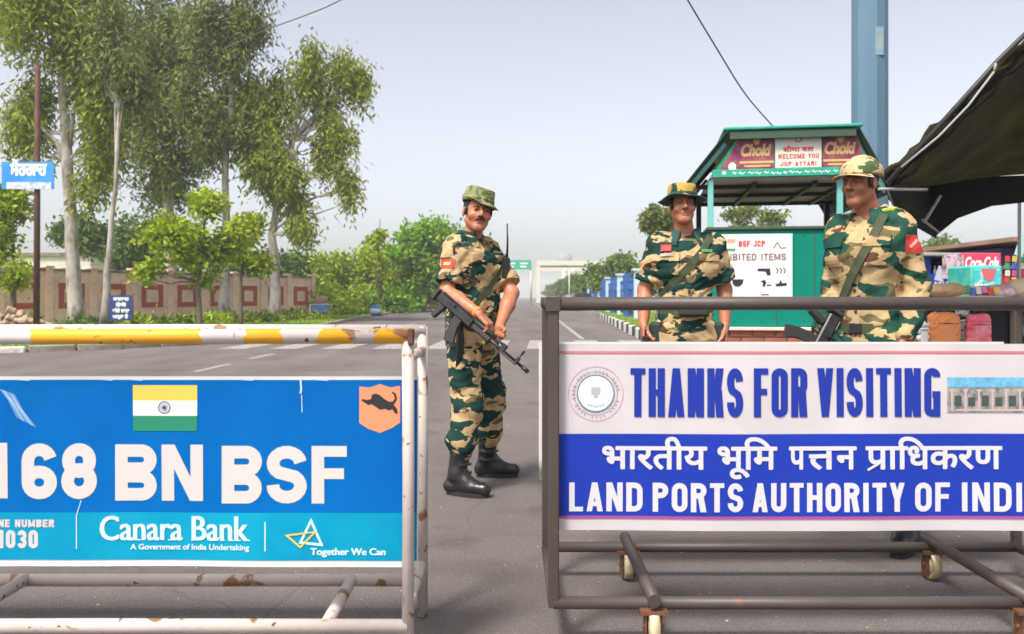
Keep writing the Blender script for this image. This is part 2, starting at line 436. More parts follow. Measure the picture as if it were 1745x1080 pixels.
    def hit(s, o, n, far=.28, near=-.1):
        "first surface met coming along -n towards o"
        o = np.array(o, float); n = np.array(n, float); n /= np.linalg.norm(n)
        t = np.linspace(far, near, 160); g = s.sample(o + t[:, None] * n)
        j = np.nonzero(g < 0)[0]
        return Vector(o + n * (t[j[0]] if len(j) else 0.0))
    def mesh(s, name):
        g = s.g; ins = g < 0
        c = np.zeros(s.n - 1, np.int8)
        for dx in (0, 1):
            for dy in (0, 1):
                for dz in (0, 1):
                    c += ins[dx:s.n[0] - 1 + dx, dy:s.n[1] - 1 + dy, dz:s.n[2] - 1 + dz]
        act = np.nonzero((c > 0) & (c < 8)); M = len(act[0])
        idx = np.full(s.n - 1, -1, np.int32); idx[act] = np.arange(M)
        base = np.stack(act, 1); acc = np.zeros((M, 3), np.float32); cnt = np.zeros(M, np.float32)
        cor = [(0, 0, 0), (1, 0, 0), (0, 1, 0), (1, 1, 0), (0, 0, 1), (1, 0, 1), (0, 1, 1), (1, 1, 1)]
        val = [g[act[0] + a, act[1] + b, act[2] + d] for a, b, d in cor]
        for e0, e1 in ((0, 1), (2, 3), (4, 5), (6, 7), (0, 2), (1, 3), (4, 6), (5, 7), (0, 4), (1, 5), (2, 6), (3, 7)):
            a, b = val[e0], val[e1]; m = (a < 0) != (b < 0); t = np.where(m, a / np.where(m, a - b, 1), 0)
            p0 = np.array(cor[e0], np.float32); p1 = np.array(cor[e1], np.float32)
            acc += (p0 + t[:, None] * (p1 - p0)) * m[:, None]; cnt += m
        V = s.lo + (base + acc / cnt[:, None]) * s.res
        F = []
        for ax in range(3):
            sl0 = [slice(1, -1)] * 3; sl1 = [slice(1, -1)] * 3; sl0[ax] = slice(0, -1); sl1[ax] = slice(1, None)
            A = ins[tuple(sl0)]; B = ins[tuple(sl1)]; q = np.nonzero(A != B)
            pos = np.stack(q, 1); off = np.ones(3, int); off[ax] = 0; pos = pos + off
            fl = A[q]; u, v = [(1, 2), (2, 0), (0, 1)][ax]
            def cell(du, dv):
                p = pos.copy(); p[:, u] -= du; p[:, v] -= dv; return idx[p[:, 0], p[:, 1], p[:, 2]]
            f = np.stack([cell(1, 1), cell(0, 1), cell(0, 0), cell(1, 0)], 1)
            f[~fl] = f[~fl][:, ::-1]; F.append(f)
        F = np.concatenate(F); F = F[(F >= 0).all(1)]
        return npmesh(name, V, F, True)

# ------------------------------------------------------------ ground, road, kerbs
M_ground = mat('dry_earth_grass', (.20, .16, .10), .95, c2=(.10, .13, .035), scale=.55, lo=.42, hi=.58, bump=.5, bscale=9, vary=.25)
M_verge = mat('verge_grass', (.17, .26, .035), .95, c2=(.20, .165, .10), scale=.35, lo=.5, hi=.62, bump=.5, bscale=12, vary=.25)
def asphalt():
    m = mat('worn_asphalt', (.148, .123, .113), .9, c2=(.098, .080, .073), scale=.28, lo=.38, hi=.68, bump=.55, bscale=130, vary=0, detail=9)
    t = m.node_tree; N = t.nodes; L = t.links; b = N['Principled BSDF']
    src = b.inputs['Base Color'].links[0].from_socket
    tc = N.new('ShaderNodeTexCoord')
    def ns(sc, det=3, st=(1, 1, 1)):
        mp = N.new('ShaderNodeMapping'); mp.inputs['Scale'].default_value = st; L.new(tc.outputs['Object'], mp.inputs[0])
        n = N.new('ShaderNodeTexNoise'); n.inputs['Scale'].default_value = sc; n.inputs['Detail'].default_value = det; L.new(mp.outputs[0], n.inputs['Vector']); return n.outputs[0]
    def rg(x, a, b_, c_, d):
        r = N.new('ShaderNodeMapRange'); r.inputs[1].default_value = a; r.inputs[2].default_value = b_; r.inputs[3].default_value = c_; r.inputs[4].default_value = d; L.new(x, r.inputs[0]); return r.outputs[0]
    def val(c_, f):
        h = N.new('ShaderNodeHueSaturation'); L.new(c_, h.inputs['Color']); L.new(f, h.inputs['Value']); return h.outputs[0]
    c = val(src, rg(ns(150, 2), .25, .75, .45, 1.6))          # aggregate
    c = val(c, rg(ns(45, 2), .3, .7, .9, 1.1))
    c = val(c, rg(ns(1.1, 5, (1, .12, 1)), .3, .7, .78, 1.18))  # tyre-worn streaks along the road
    c = val(c, rg(ns(1.7, 7), .57, .70, 1.0, .70))             # oil and dirt patches
    # fine cracks
    v = N.new('ShaderNodeTexVoronoi'); v.feature = 'DISTANCE_TO_EDGE'; v.inputs['Scale'].default_value = .55
    n = N.new('ShaderNodeTexNoise'); n.inputs['Scale'].default_value = 3; n.inputs['Detail'].default_value = 6; L.new(tc.outputs['Object'], n.inputs['Vector'])
    mx = N.new('ShaderNodeMix'); mx.data_type = 'RGBA'; mx.inputs[0].default_value = .25; L.new(tc.outputs['Object'], mx.inputs[6]); L.new(n.outputs['Color'], mx.inputs[7]); L.new(mx.outputs[2], v.inputs['Vector'])
    c = val(c, rg(v.outputs[0], 0, .004, .78, 1))
    L.new(c, b.inputs['Base Color']); return m
M_asph = asphalt()
g = MB().add([(-900, -60, -.03), (900, -60, -.03), (900, 1500, -.03), (-900, 1500, -.03)], [(0, 1, 2, 3)]).build('ground', M_ground); tag(g, 'dry earth and sparse grass reaching to the hazy horizon', kind='structure')
LE = [(-60, 15.0), (-30, 15.3), (-14, 16.4), (-10.8, 17.3), (-8.9, 18.4), (-7.6, 20), (-7.0, 22), (-6.9, 25), (-7.15, 31), (-7.6, 40), (-8.6, 70), (-10, 111), (-11, 200), (-12, 600)]
RE = [(60, 13.0), (6, 13.0), (3.6, 13.6), (3.0, 14.6), (3.15, 18), (3.5, 22.8), (4.1, 34), (5.2, 55), (6.5, 100), (8, 200), (10, 600)]
pts = [(-60, -40)] + LE + RE[::-1] + [(60, -40)]
road = MB().add([(x, y, 0) for x, y in pts], [tuple(range(len(pts)))[::-1]]).build('road', M_asph); tag(road, 'worn grey asphalt road running straight away from the barricades', kind='structure')
lv = [(-60, 60)] + [(-60, 600), (-12, 600)][:0]
P_ = [(x, y, .05) for x, y in LE] ; Q_ = [(-60, 15.05), (-60, 18), (-60, 22), (-60, 26), (-60, 30), (-60, 34), (-60, 38), (-60, 42), (-60, 46), (-60, 52), (-60, 75), (-60, 115), (-60, 200), (-60, 600)]
V = P_ + [(x, y, .05) for x, y in Q_]; n = len(P_)
vg = MB().add(V, [(i, i + 1, n + i + 1, n + i) for i in range(1, n - 1)]).build('verge', M_verge); tag(vg, 'grass and earth verge left of the road', kind='structure')
V = [(x, y, .12) for x, y in RE] + [(60, y + .5, .12) for x, y in RE]; n = len(RE)
vg2 = MB().add(V, [(i, n + i, n + i + 1, i + 1) for i in range(2, n - 1)]).build('verge', M_verge); tag(vg2, 'grass verge right of the road behind the striped kerb', kind='structure')
# kerbs: every stone a piece
M_kw = mat('kerb_white', (.62, .60, .55), .85, c2=(.38, .34, .28), scale=5, lo=.5, hi=.7, bump=.4, bscale=30)
M_kb = mat('kerb_black', (.035, .035, .038), .85, c2=(.12, .10, .08), scale=5, lo=.55, hi=.75, bump=.4, bscale=30)
M_kg = mat('kerb_concrete', (.30, .27, .22), .9, c2=(.2, .17, .12), scale=4, lo=.4, hi=.6, bump=.4, bscale=30)
def walk(path, step, y1):
    out = []; rem = 0
    for (a, b) in zip(path, path[1:]):
        a, b = Vector(a), Vector(b); L = (b - a).length; d = (b - a).normalized(); t = rem
        while t < L:
            p = a + d * t
            if p.y > y1: return out
            out.append((p.x, p.y, math.atan2(d.y, d.x))); t += step
        rem = t - L
    return out
def kerb(name, label, path, step, h, y1, paint):
    k = bpy.data.objects.new(name, None); col.objects.link(k); tag(k, label, kind='structure')
    meshes = {}
    for i, (x, y, a) in enumerate(walk(path, step, y1)):
        m = paint(i, x, y)
        if m.name not in meshes:
            o = MB().box((0, 0, h / 2 - .03), (step - .025, .16, h + .06), bev=.02).build('kerb_stone', m, k); meshes[m.name] = o.data
        else: o = link('kerb_stone', meshes[m.name], None, k)
        o.location = (x + .5 * step * math.cos(a) + random.uniform(-.012, .012), y + .5 * step * math.sin(a), random.uniform(-.012, .012)); o.rotation_euler = (0, 0, a + random.uniform(-.012, .012))
kerb('kerb', 'black and white striped kerb along the right edge of the road', RE[2:], 1.08, .28, 110, lambda i, x, y: M_kw if i % 2 else M_kb)
kerb('kerb', 'low dusty kerb curving round the left corner of the road', [(-26, 15.35)] + LE[2:], .9, .13, 75, lambda i, x, y: (M_kw if i % 2 else M_kb) if x < -10.2 else M_kg)
# markings
M_mark = mat('road_paint', (.36, .33, .30), .85, c2=(.17, .15, .145), scale=9, lo=.44, hi=.60, detail=8)
def mark(name, x0, y0, x1, y1, w_, z=.004):
    d = Vector((x1 - x0, y1 - y0)).normalized(); nx, ny = -d.y * w_ / 2, d.x * w_ / 2
    return MB().add([(x0 + nx, y0 + ny, z), (x0 - nx, y0 - ny, z), (x1 - nx, y1 - ny, z), (x1 + nx, y1 + ny, z)], [(0, 1, 2, 3)]).build(name, M_mark, road)
for k in range(-2, 2): mark('lane_dash', -4.84 + .02 * k, 13 + 2.6 * k, -4.8 + .02 * k, 14.5 + 2.6 * k, .12)
for k in range(14): mark('lane_dash', -4.3 + .1 * k, 27 + 7 * k, -4.26 + .1 * k, 30 + 7 * k, .12)
mark('edge_line', 1.9, 22.9, 2.9, 78, .14); mark('edge_line', 2.9, 78, 5.5, 300, .16)
for k in range(9): mark('crossing_bar', -6.15 + 1.13 * k, 18.6, -6.15 + 1.13 * k + .15, 22.3, .62)
# ------------------------------------------------------------ foliage
M_bark_w = mat('eucalyptus_bark', (.44, .40, .36), .9, c2=(.20, .16, .13), scale=3.2, lo=.45, hi=.62, stretch=(1, 1, .35), bump=.5, bscale=12)
M_bark_b = mat('brown_bark', (.16, .12, .09), .92, c2=(.09, .07, .05), scale=6, stretch=(1, 1, .3), bump=.6, bscale=20)
M_leaf_e = mat('eucalyptus_leaf', (.27, .31, .035), .6, island=.5, transl=.4, spec=.3)
M_leaf_g = mat('grey_green_leaf', (.18, .215, .05), .6, island=.5, transl=.35, spec=.3)
M_leaf_b = mat('bright_leaf', (.30, .38, .016), .55, island=.45, transl=.35, spec=.3)
M_leaf_l = mat('lime_leaf', (.20, .36, .014), .55, island=.4, transl=.35, spec=.3)
M_leaf_d = mat('dark_leaf', (.08, .15, .015), .6, island=.4, transl=.2, spec=.3)
M_leaf_h = mat('far_leaf', (.12, .18, .035), .7, island=.35, transl=.2, spec=.2)
def leaves(C, cr, per, L, W, droop, r=rng, zs=1.0, aspect=None):
    "C: cluster centres Nx3, cr radius, per leaves each -> rhombus leaves"
    N = len(C) * per
    c = np.repeat(C, per, 0); rad = np.repeat(np.broadcast_to(cr, len(C)), per)
    g = r.normal(0, .45, (N, 3)) * rad[:, None]; g[:, 2] *= zs; c = c + g
    d = r.normal(0, 1, (N, 3)); d[:, 2] = d[:, 2] * (1 - droop) - droop * 1.8; d /= np.linalg.norm(d, axis=1)[:, None]
    s = np.cross(d, r.normal(0, 1, (N, 3))); s /= np.linalg.norm(s, axis=1)[:, None] + 1e-6
    l = L * r.uniform(.6, 1.3, N)[:, None]; w_ = W * r.uniform(.7, 1.2, N)[:, None]
    V = np.stack([c, c + d * l * .45 + s * w_ / 2, c + d * l, c + d * l * .45 - s * w_ / 2], 1).reshape(-1, 3)
    F = np.arange(N * 4).reshape(-1, 4)
    return V, F
def tree(name, label, base, trunk, r0, blobs, ncl, per, L, W, droop, mleaf, mbark, cr=.55, group=None, rt=.3, fork=.45, zs=1.0, seed=1, br=.03, z0=None):
    "trunk: list of offsets from base; blobs: list of (centre offset, radii, weight)"
    r = np.random.default_rng(seed)
    t = thing(name, label, 'tree', base, 0, group)
    T = [Vector(p) for p in trunk]
    mb = MB(); n = len(T); TT = []
    for i in range(n - 1):
        for k in range(4):
            f = k / 4; TT.append(T[i].lerp(T[i + 1], f))
    TT.append(T[-1]); m = len(TT)
    rs = [r0 * (1 - (1 - rt) * (i / (m - 1)) ** .8) * (1 + .25 * math.exp(-i * 1.2)) for i in range(m)]
    TT = [p + Vector((r.normal(0, .02), r.normal(0, .02), 0)) * (i > 0) for i, p in enumerate(TT)]
    mb.tube(TT, rs, 10)
    C = []
    wsum = sum(b[2] for b in blobs)
    for c, rd, w_ in blobs:
        k = max(2, int(ncl * w_ / wsum)); u = r.normal(0, 1, (k, 3)); u /= np.linalg.norm(u, axis=1)[:, None]
        u *= r.uniform(.25, 1, k)[:, None] ** .45
        nl = max(3, k // 7); lc = r.normal(0, 1, (nl, 3)); lc /= np.linalg.norm(lc, axis=1)[:, None]; lc *= r.uniform(.45, 1.12, nl)[:, None]
        pick = r.integers(0, nl, k); u = .30 * u + lc[pick] * .80 + r.normal(0, .11, (k, 3))
        C.append(np.array(c) + u * np.array(rd))
    C = np.concatenate(C)
    lows = [i for i, p in enumerate(TT) if p.z > TT[-1].z * fork] or [m - 1]
    for p in C[:: max(1, len(C) // 60)]:
        p = Vector(p); cand = [i for i in lows if TT[i].z < p.z - .2] or [lows[0]]
        j = min(cand, key=lambda i: (TT[i] - p).length + .25 * abs(TT[i].z - p.z * .6)); a = TT[j]
        mid = a.lerp(p, .5) + Vector((r.normal(0, .12), r.normal(0, .12), -.08 * (p - a).length)) * 1.0
        q = a.lerp(p, .25) + Vector((0, 0, .02)); rr = min(rs[j] * .5, br * (p - a).length ** .7 + .012)
        mb.tube([a, q.lerp(mid, .4), mid, p.lerp(mid, .35), p], [rr, rr * .8, rr * .55, rr * .35, rr * .15], 5, cap=False)
    for c, rd, w_ in blobs:
        p = Vector(c); cand = [i for i in lows if TT[i].z < p.z - .5]
        if not cand or r0 < .12: continue
        j = max(cand[0], cand[len(cand) // 3]); a = TT[j]; d_ = p - a; q = a + Vector((d_.x * .25, d_.y * .25, d_.z * .45)); q2 = a + Vector((d_.x * .65, d_.y * .65, d_.z * .80)); rr = min(rs[j] * .62, .05 + .018 * d_.length)
        mb.tube([a, a.lerp(q, .5), q, q.lerp(q2, .5) + Vector((r.normal(0, .06), 0, .03)), q2, p, p + Vector((d_.x * .1, 0, rd[2] * .5))], [rr, rr * .9, rr * .75, rr * .6, rr * .45, rr * .3, rr * .1], 7, cap=False)
    mb.build('trunk', mbark, t)
    V, F = leaves(C, cr * r.uniform(.7, 1.25, len(C)), per, L, W, droop, r, zs)
    if z0 is not None: V[:, 2] = np.maximum(V[:, 2], z0 + .1 * r.random(len(V)))
    link('crown', npmesh('crown', V, F), mleaf, t)
    return t
def at(px, py, d, base): p = PX(px, py, d); return (p.x - base[0], p.y - base[1], p.z - base[2])
def blob(base, d, px, py, wx, wy, wt=None, depth=None):
    "crown mass given by its extent in the photograph at depth d"
    rx, rz = wx / FPX * d, wy / FPX * d
    return (at(px, py, d, base), (rx, depth or rx * .9, rz), wt or rx * rz)
EU = 'tall eucalyptus trees by the boundary wall'
def eb(px, d): return (XX(px, d), d, 0.0)
# T1 pale trunk at far left
b = eb(131, 31); D = 31
tree('eucalyptus_tree', 'tall eucalyptus with thick white trunk just right of the rusty sign pole', b, [(0, 0, 0), at(122, 420, D, b), at(112, 230, D, b), at(104, 90, D, b), at(98, -60, D, b)], .29,
     [blob(b, D, 80, 60, 90, 100), blob(b, D, 150, 130, 60, 110), blob(b, D, 30, 190, 50, 90, depth=1.5), blob(b, D, 100, -70, 120, 90), blob(b, D, 170, 290, 35, 70, .9)], 210, 130, .30, .085, .6, M_leaf_e, M_bark_w, .72, EU, .35, .35, 1.3, 11)
b = eb(176, 29.5); D = 29.5
tree('eucalyptus_tree', 'slender leaning grey trunk beside the small navy notice board', b, [(0, 0, 0), at(186, 430, D, b), at(196, 320, D, b), at(203, 190, D, b)], .15,
     [blob(b, D, 215, 150, 40, 80), blob(b, D, 190, 60, 40, 70)], 40, 120, .28, .08, .6, M_leaf_g, M_bark_w, .6, EU, .3, .6, 1.2, 12)
b = eb(292, 41); D = 41
tree('eucalyptus_tree', 'tallest and darkest eucalyptus with dense grey green crown', b, [(0, 0, 0), at(288, 380, D, b), at(280, 200, D, b), at(265, 0, D, b), at(255, -120, D, b)], .33,
     [blob(b, D, 250, 90, 100, 120), blob(b, D, 300, 220, 70, 110), blob(b, D, 215, 230, 65, 100), blob(b, D, 330, 60, 70, 90), blob(b, D, 250, -90, 120, 90), blob(b, D, 270, 300, 80, 50)], 290, 140, .33, .10, .6, M_leaf_g, M_bark_w, .95, EU, .3, .3, 1.3, 13)
b = eb(383, 37); D = 37
tree('eucalyptus_tree', 'straight tall eucalyptus between the dark one and the forked one', b, [(0, 0, 0), at(384, 420, D, b), at(384, 300, D, b), at(398, 120, D, b), at(410, -60, D, b)], .24,
     [blob(b, D, 400, 210, 52, 90), blob(b, D, 370, 60, 55, 80), blob(b, D, 425, 50, 50, 60), blob(b, D, 400, -60, 80, 70), blob(b, D, 345, 180, 40, 80)], 180, 120, .32, .09, .6, M_leaf_g, M_bark_w, .72, EU, .3, .35, 1.4, 14)
b = eb(468, 37.5); D = 37.5
tree('eucalyptus_tree', 'forked eucalyptus with airy spreading crown nearest to the road', b, [(0, 0, 0), at(469, 450, D, b), at(462, 400, D, b), at(480, 330, D, b), at(500, 240, D, b)], .27,
     [blob(b, D, 470, 190, 45, 70), blob(b, D, 530, 150, 40, 60, 1.6), blob(b, D, 600, 130, 32, 50, 1.3), blob(b, D, 430, 170, 30, 60, 1.2), blob(b, D, 560, 250, 45, 50, 1.5), blob(b, D, 480, 290, 55, 50, 2), blob(b, D, 590, 320, 25, 50, .6), blob(b, D, 510, 370, 50, 40, .9), blob(b, D, 440, 260, 30, 60, 1.2)],
     340, 66, .32, .09, .7, M_leaf_e, M_bark_w, .55, EU, .35, .45, 1.6, 15, br=.05)
# bushy trees in front of and behind the wall
b = eb(342, 27); D = 27
tree('young_shade_tree', 'bright yellow green leafy tree in front of the boundary wall', b, [(0, 0, 0), at(338, 480, D, b), at(345, 420, D, b), at(350, 370, D, b)], .09,
     [blob(b, D, 345, 395, 85, 45), blob(b, D, 275, 415, 40, 45), blob(b, D, 385, 420, 45, 50), blob(b, D, 330, 450, 70, 28), blob(b, D, 355, 350, 45, 25, .6), blob(b, D, 262, 460, 25, 25, .3)], 140, 42, .22, .12, .2, M_leaf_b, M_bark_b, .42, None, .4, .35, .8, 21, z0=.9)
b = eb(412, 30); D = 30
tree('young_shade_tree', 'loose leafy tree right of the bright yellow green tree, hiding a eucalyptus base', b, [(0, 0, 0), at(410, 480, D, b), at(414, 430, D, b), at(408, 390, D, b)], .07,
     [blob(b, D, 410, 410, 40, 34), blob(b, D, 425, 375, 28, 26, .7), blob(b, D, 440, 445, 20, 24, .5)], 48, 38, .22, .12, .2, M_leaf_b, M_bark_b, .38, None, .4, .3, .8, 24, z0=.7)
b = eb(22, 27); D = 27
tree('young_shade_tree', 'green leafy tree at the left edge behind the blue sign', b, [(0, 0, 0), at(20, 470, D, b), at(22, 400, D, b)], .1,
     [blob(b, D, 15, 390, 55, 60), blob(b, D, -30, 430, 60, 60), blob(b, D, 35, 460, 40, 25), blob(b, D, 20, 340, 40, 30)], 90, 60, .22, .11, .2, M_leaf_b, M_bark_b, .42, None, .4, .3, .8, 22, z0=.5)
for px, d, label, bl, ml, sd in (
    (200, 50, 'dark green bushy tree behind the wall, left of the bright tree', [(205, 420, 75, 60), (150, 400, 50, 50), (240, 440, 50, 45)], M_leaf_d, 31),
    (430, 56, 'dark green tree behind the wall below the straight eucalyptus', [(440, 465, 60, 35), (400, 460, 40, 40)], M_leaf_d, 32),
    (505, 62, 'dark bushy tree behind the end of the wall', [(505, 462, 45, 28), (540, 470, 35, 25)], M_leaf_d, 33),
    (600, 58, 'round olive tree at the end of the wall', [(600, 450, 55, 38), (570, 490, 50, 30), (625, 480, 40, 35)], M_leaf_b, 34),
    (655, 66, 'low bright green tree between the olive tree and the tall lime tree', [(655, 465, 40, 40), (670, 500, 40, 22)], M_leaf_l, 35),
    (722, 62, 'tall lime green tree at the roadside behind the left soldier', [(722, 430, 48, 52), (700, 460, 50, 45), (752, 470, 40, 42), (735, 395, 30, 22), (770, 400, 30, 35)], M_leaf_l, 36),
    (786, 88, 'dark green tree directly behind the left soldier', [(790, 430, 35, 45), (800, 470, 35, 35)], M_leaf_d, 37)):
    b = eb(px, d); H_ = PX(px, bl[0][1], d).z
    tree('bushy_tree', label, b, [(0, 0, 0), (.1, 0, H_ * .4), (0, 0, H_ * .8)], .16,
         [blob(b, d, *q) for q in bl], 180, 50, .30 * d / 50 + .05, .16 * d / 50 + .02, .15, ml, M_bark_b, .030 * d * .42, None, .4, .25, .8, sd, z0=.2)
b = eb(648, 50)
tree('sapling', 'thin young tree with a few large leaves above the low bright tree', b, [(0, 0, 0), at(642, 460, 50, b), at(646, 400, 50, b), at(648, 372, 50, b)], .05,
     [blob(b, 50, 645, 400, 14, 26)], 12, 12, .45, .22, .3, M_leaf_b, M_bark_b, .3, None, .4, .6, 1, 41)
# background trees on the right
for px, d, label, bl, ml, sd, dens in (
    (1122, 36, 'grey green tree behind the middle soldier', [(1124, 385, 24, 30), (1140, 370, 15, 20)], M_leaf_g, 51, 60),
    (1275, 48, 'olive tree seen through the open kiosk', [(1270, 400, 70, 45), (1325, 410, 40, 35), (1230, 420, 40, 40)], M_leaf_g, 52, 120),
    (1410, 55, 'small dark tree behind the kiosk, right of its post', [(1400, 430, 25, 22)], M_leaf_d, 56, 40),
    (1608, 75, 'grey green tree above the blue stall', [(1600, 445, 38, 36), (1632, 450, 25, 28)], M_leaf_h, 53, 90),
    (1560, 70, 'broad distant tree left of the blue stall', [(1560, 455, 30, 30)], M_leaf_h, 54, 50)):
    b = eb(px, d); H_ = PX(px, bl[0][1], d).z
    tree('bushy_tree', label, b, [(0, 0, 0), (.1, 0, H_ * .4), (0, 0, H_ * .8)], .15, [blob(b, d, *q) for q in bl], dens, 70, .30 * d / 50 + .05, .15 * d / 50 + .02, .2, ml, M_bark_b, .026 * d * .4, None, .4, .25, .8, sd, z0=.2)
# avenue rows into the haze: one built, the rest copied
def avenue(label, group, spots, seed, ml, hs):
    base = (0, 0, 0)
    t0 = tree('avenue_tree', label, base, [(0, 0, 0), (.1, 0, 1.5), (0, 0, 3.4)], .16, [((0, 0, 3.4), (2.3, 2.3, 1.7), 3), ((.6, .3, 2.4), (2.0, 2.0, 1.2), 2), ((-.5, 0, 4.4), (1.3, 1.3, 1), 1)], 60, 55, .42, .24, .15, ml, M_bark_b, .7, group, .4, .3, .8, seed, z0=.6)
    for i, (x, y, sc) in enumerate(spots):
        t = t0
        if i:
            t = t0.copy(); col.objects.link(t)
            for ch in t0.children:
                c = ch.copy(); col.objects.link(c); c.parent = t
        t.location = (x, y, 0); t.rotation_euler = (0, 0, random.uniform(0, 6.28)); s_ = sc * hs; t.scale = (s_, s_, s_ * random.uniform(.9, 1.1))
avenue('hazy avenue tree in the row beyond the blue railings', 'trees in the right avenue row', [(7.6 + .02 * i * i + random.uniform(-.4, .4), 52 + 8.5 * i + .5 * i * i, random.uniform(.8, 1.1)) for i in range(16)], 61, M_leaf_h, .78)
avenue('hazy avenue tree left of the far road', 'trees in the left avenue row', [(-11.5 - .05 * i, 100 + 10 * i + .6 * i * i, random.uniform(.85, 1.15)) for i in range(13)], 62, M_leaf_h, .95)
# grass on the verges, as stuff
def grass(label, n, fx, h, m, w_=.012):
    X, Y = fx(n); Z = np.full(n, .05); hh = h * rng.uniform(.5, 1.3, n); a = rng.uniform(0, 6.28, n)
    lx, ly = rng.normal(0, .3, n) * hh, rng.normal(0, .3, n) * hh; ww = w_ * (1 + Y / 12)
    V = np.stack([np.stack([X - ww * np.cos(a), Y - ww * np.sin(a), Z], 1), np.stack([X + ww * np.cos(a), Y + ww * np.sin(a), Z], 1), np.stack([X + lx, Y + ly, Z + hh], 1)], 1).reshape(-1, 3)
    o = link('grass', npmesh('grass', V, np.arange(3 * n).reshape(-1, 3)), m); tag(o, label, kind='stuff')
def lfx(n):
    Y = 17 + 75 * rng.random(n) ** 1.7; ed = np.interp(Y, [p[1] for p in LE[3:]], [p[0] for p in LE[3:]]); W_ = np.where(Y < 26, 6, 9)
    X = ed - .35 - W_ * rng.random(n) ** 1.3; k = np.sin(X * 1.3) + np.sin(Y * .9 + X) + rng.normal(0, .5, n) > -.6; return np.where(k, X, -12 - 3 * rng.random(n)), Y
M_grass = mat('grass_blade', (.24, .36, .03), .7, island=.4, transl=.3)
grass('short green grass on the left verge in front of the wall', 45000, lfx, .11, M_grass)
def rfx(n):
    Y = 24 + 70 * rng.random(n) ** 1.5; ed = np.interp(Y, [p[1] for p in RE[5:]], [p[0] for p in RE[5:]]); return ed + .25 + 3.2 * rng.random(n), Y
grass('short green grass between the striped kerb and the blue railings', 15000, rfx, .14, M_grass)
# unkempt shrubs along the wall and under the trees
for k, (px, d, w_, h_, ml, lb) in enumerate(((228, 29, .9, 1.1, M_leaf_b, 'yellow green shrub just right of the notice board'), (300, 29.5, 1.2, .8, M_leaf_d, 'low dark shrub between two slim trunks'), (362, 31, 1.0, 1.2, M_leaf_b, 'upright shrub under the bright leafy tree'),
        (430, 35, 1.3, 1.1, M_leaf_e, 'olive shrub near the forked eucalyptus'), (498, 39, 1.1, 1.3, M_leaf_d, 'dark shrub right of the forked eucalyptus'), (560, 47, 1.8, 2.0, M_leaf_b, 'wide leafy shrub behind the handcart'), (612, 50, 1.6, 1.7, M_leaf_l, 'lime shrub between bench and bin'),
        (675, 58, 2.2, 1.5, M_leaf_l, 'low lime shrub right of the bin'), (150, 28, .8, .8, M_leaf_d, 'small shrub between the thick trunk and the slender trunk'), (35, 26.5, 1.2, 1.3, M_leaf_b, 'leafy shrub behind the rubble heap'), (742, 66, 2.6, 2.2, M_leaf_b, 'shrub at the road edge below the lime tree'))):
    h_ = h_ * (.28 if d < 40 else .9)
    b = eb(px, d); t = thing('shrub', lb, 'shrub', b, 0, None); m = int((9 if d < 40 else 16) * w_)
    C_ = np.stack([rng.normal(0, w_ * .5, m), rng.normal(0, .4, m), h_ * (.2 + .7 * rng.random(m)) * 1.0], 1)
    V, F = leaves(C_, (.17 if d < 40 else .30) * (1 + d / 100), 45, .17 * (1 + d / 60), .085 * (1 + d / 60), .0); V[:, 2] = np.abs(V[:, 2]) + .03; link('foliage', npmesh('foliage', V, F), ml, t)
    mb = MB()
    for i in range(0, m, 3): mb.tube([(C_[i][0] * .3, C_[i][1] * .3, 0), (C_[i][0] * .7, C_[i][1] * .7, C_[i][2] * .5), tuple(C_[i])], [.018, .012, .005], 5, cap=False)
    mb.build('stem', M_bark_b, t)
# grit and dry leaf litter near the camera
n = 2600; X = rng.uniform(-3.2, 3.6, n); Y = 2.2 + 7 * rng.random(n) ** 1.6; sz = rng.uniform(.0012, .0048, n) * (1 + (rng.random(n) > .97) * 1.6)
T4 = np.array([(1, 0, 0), (-.5, .87, 0), (-.5, -.87, 0), (0, 0, .9)]); a = rng.uniform(0, 6.28, n)
V = np.stack([np.stack([X + sz * (t_[0] * np.cos(a) - t_[1] * np.sin(a)), Y + sz * (t_[0] * np.sin(a) + t_[1] * np.cos(a)), .001 + sz * t_[2]], 1) for t_ in T4], 1).reshape(-1, 3)
F = (np.arange(n)[:, None, None] * 4 + np.array([(0, 1, 3), (1, 2, 3), (2, 0, 3)])).reshape(-1, 3)
tag(link('grit', npmesh('grit', V, F), mat('pale_grit', (.30, .26, .22), .9, island=.6)), 'loose grit scattered on the asphalt', kind='stuff')
# low weeds at the foot of the wall
for k, (px, d, wd) in enumerate(((255, 30, 1.2), (325, 30, 1.6), (415, 34, 1.4), (520, 38, 1.2), (75, 26, 1.0))):
    b = eb(px, d); C_ = np.array([[rng.uniform(-wd, wd), rng.uniform(-.4, .4), .18] for _ in range(14)])
    t = thing('weed_clump', ['low weeds at the wall foot right of the notice board', 'low weeds under the bright leafy tree', 'low weeds at the foot of the straight eucalyptus', 'low weeds near the end of the pink wall', 'low weeds right of the rusty sign pole'][k], 'weeds', b)
    V, F = leaves(C_, .3, 40, .2, .07, -.3); V[:, 2] = np.abs(V[:, 2]) + .04
    link('leaf_mass', npmesh('leaf_mass', V, F), M_leaf_b if k % 2 else M_leaf_d, t)

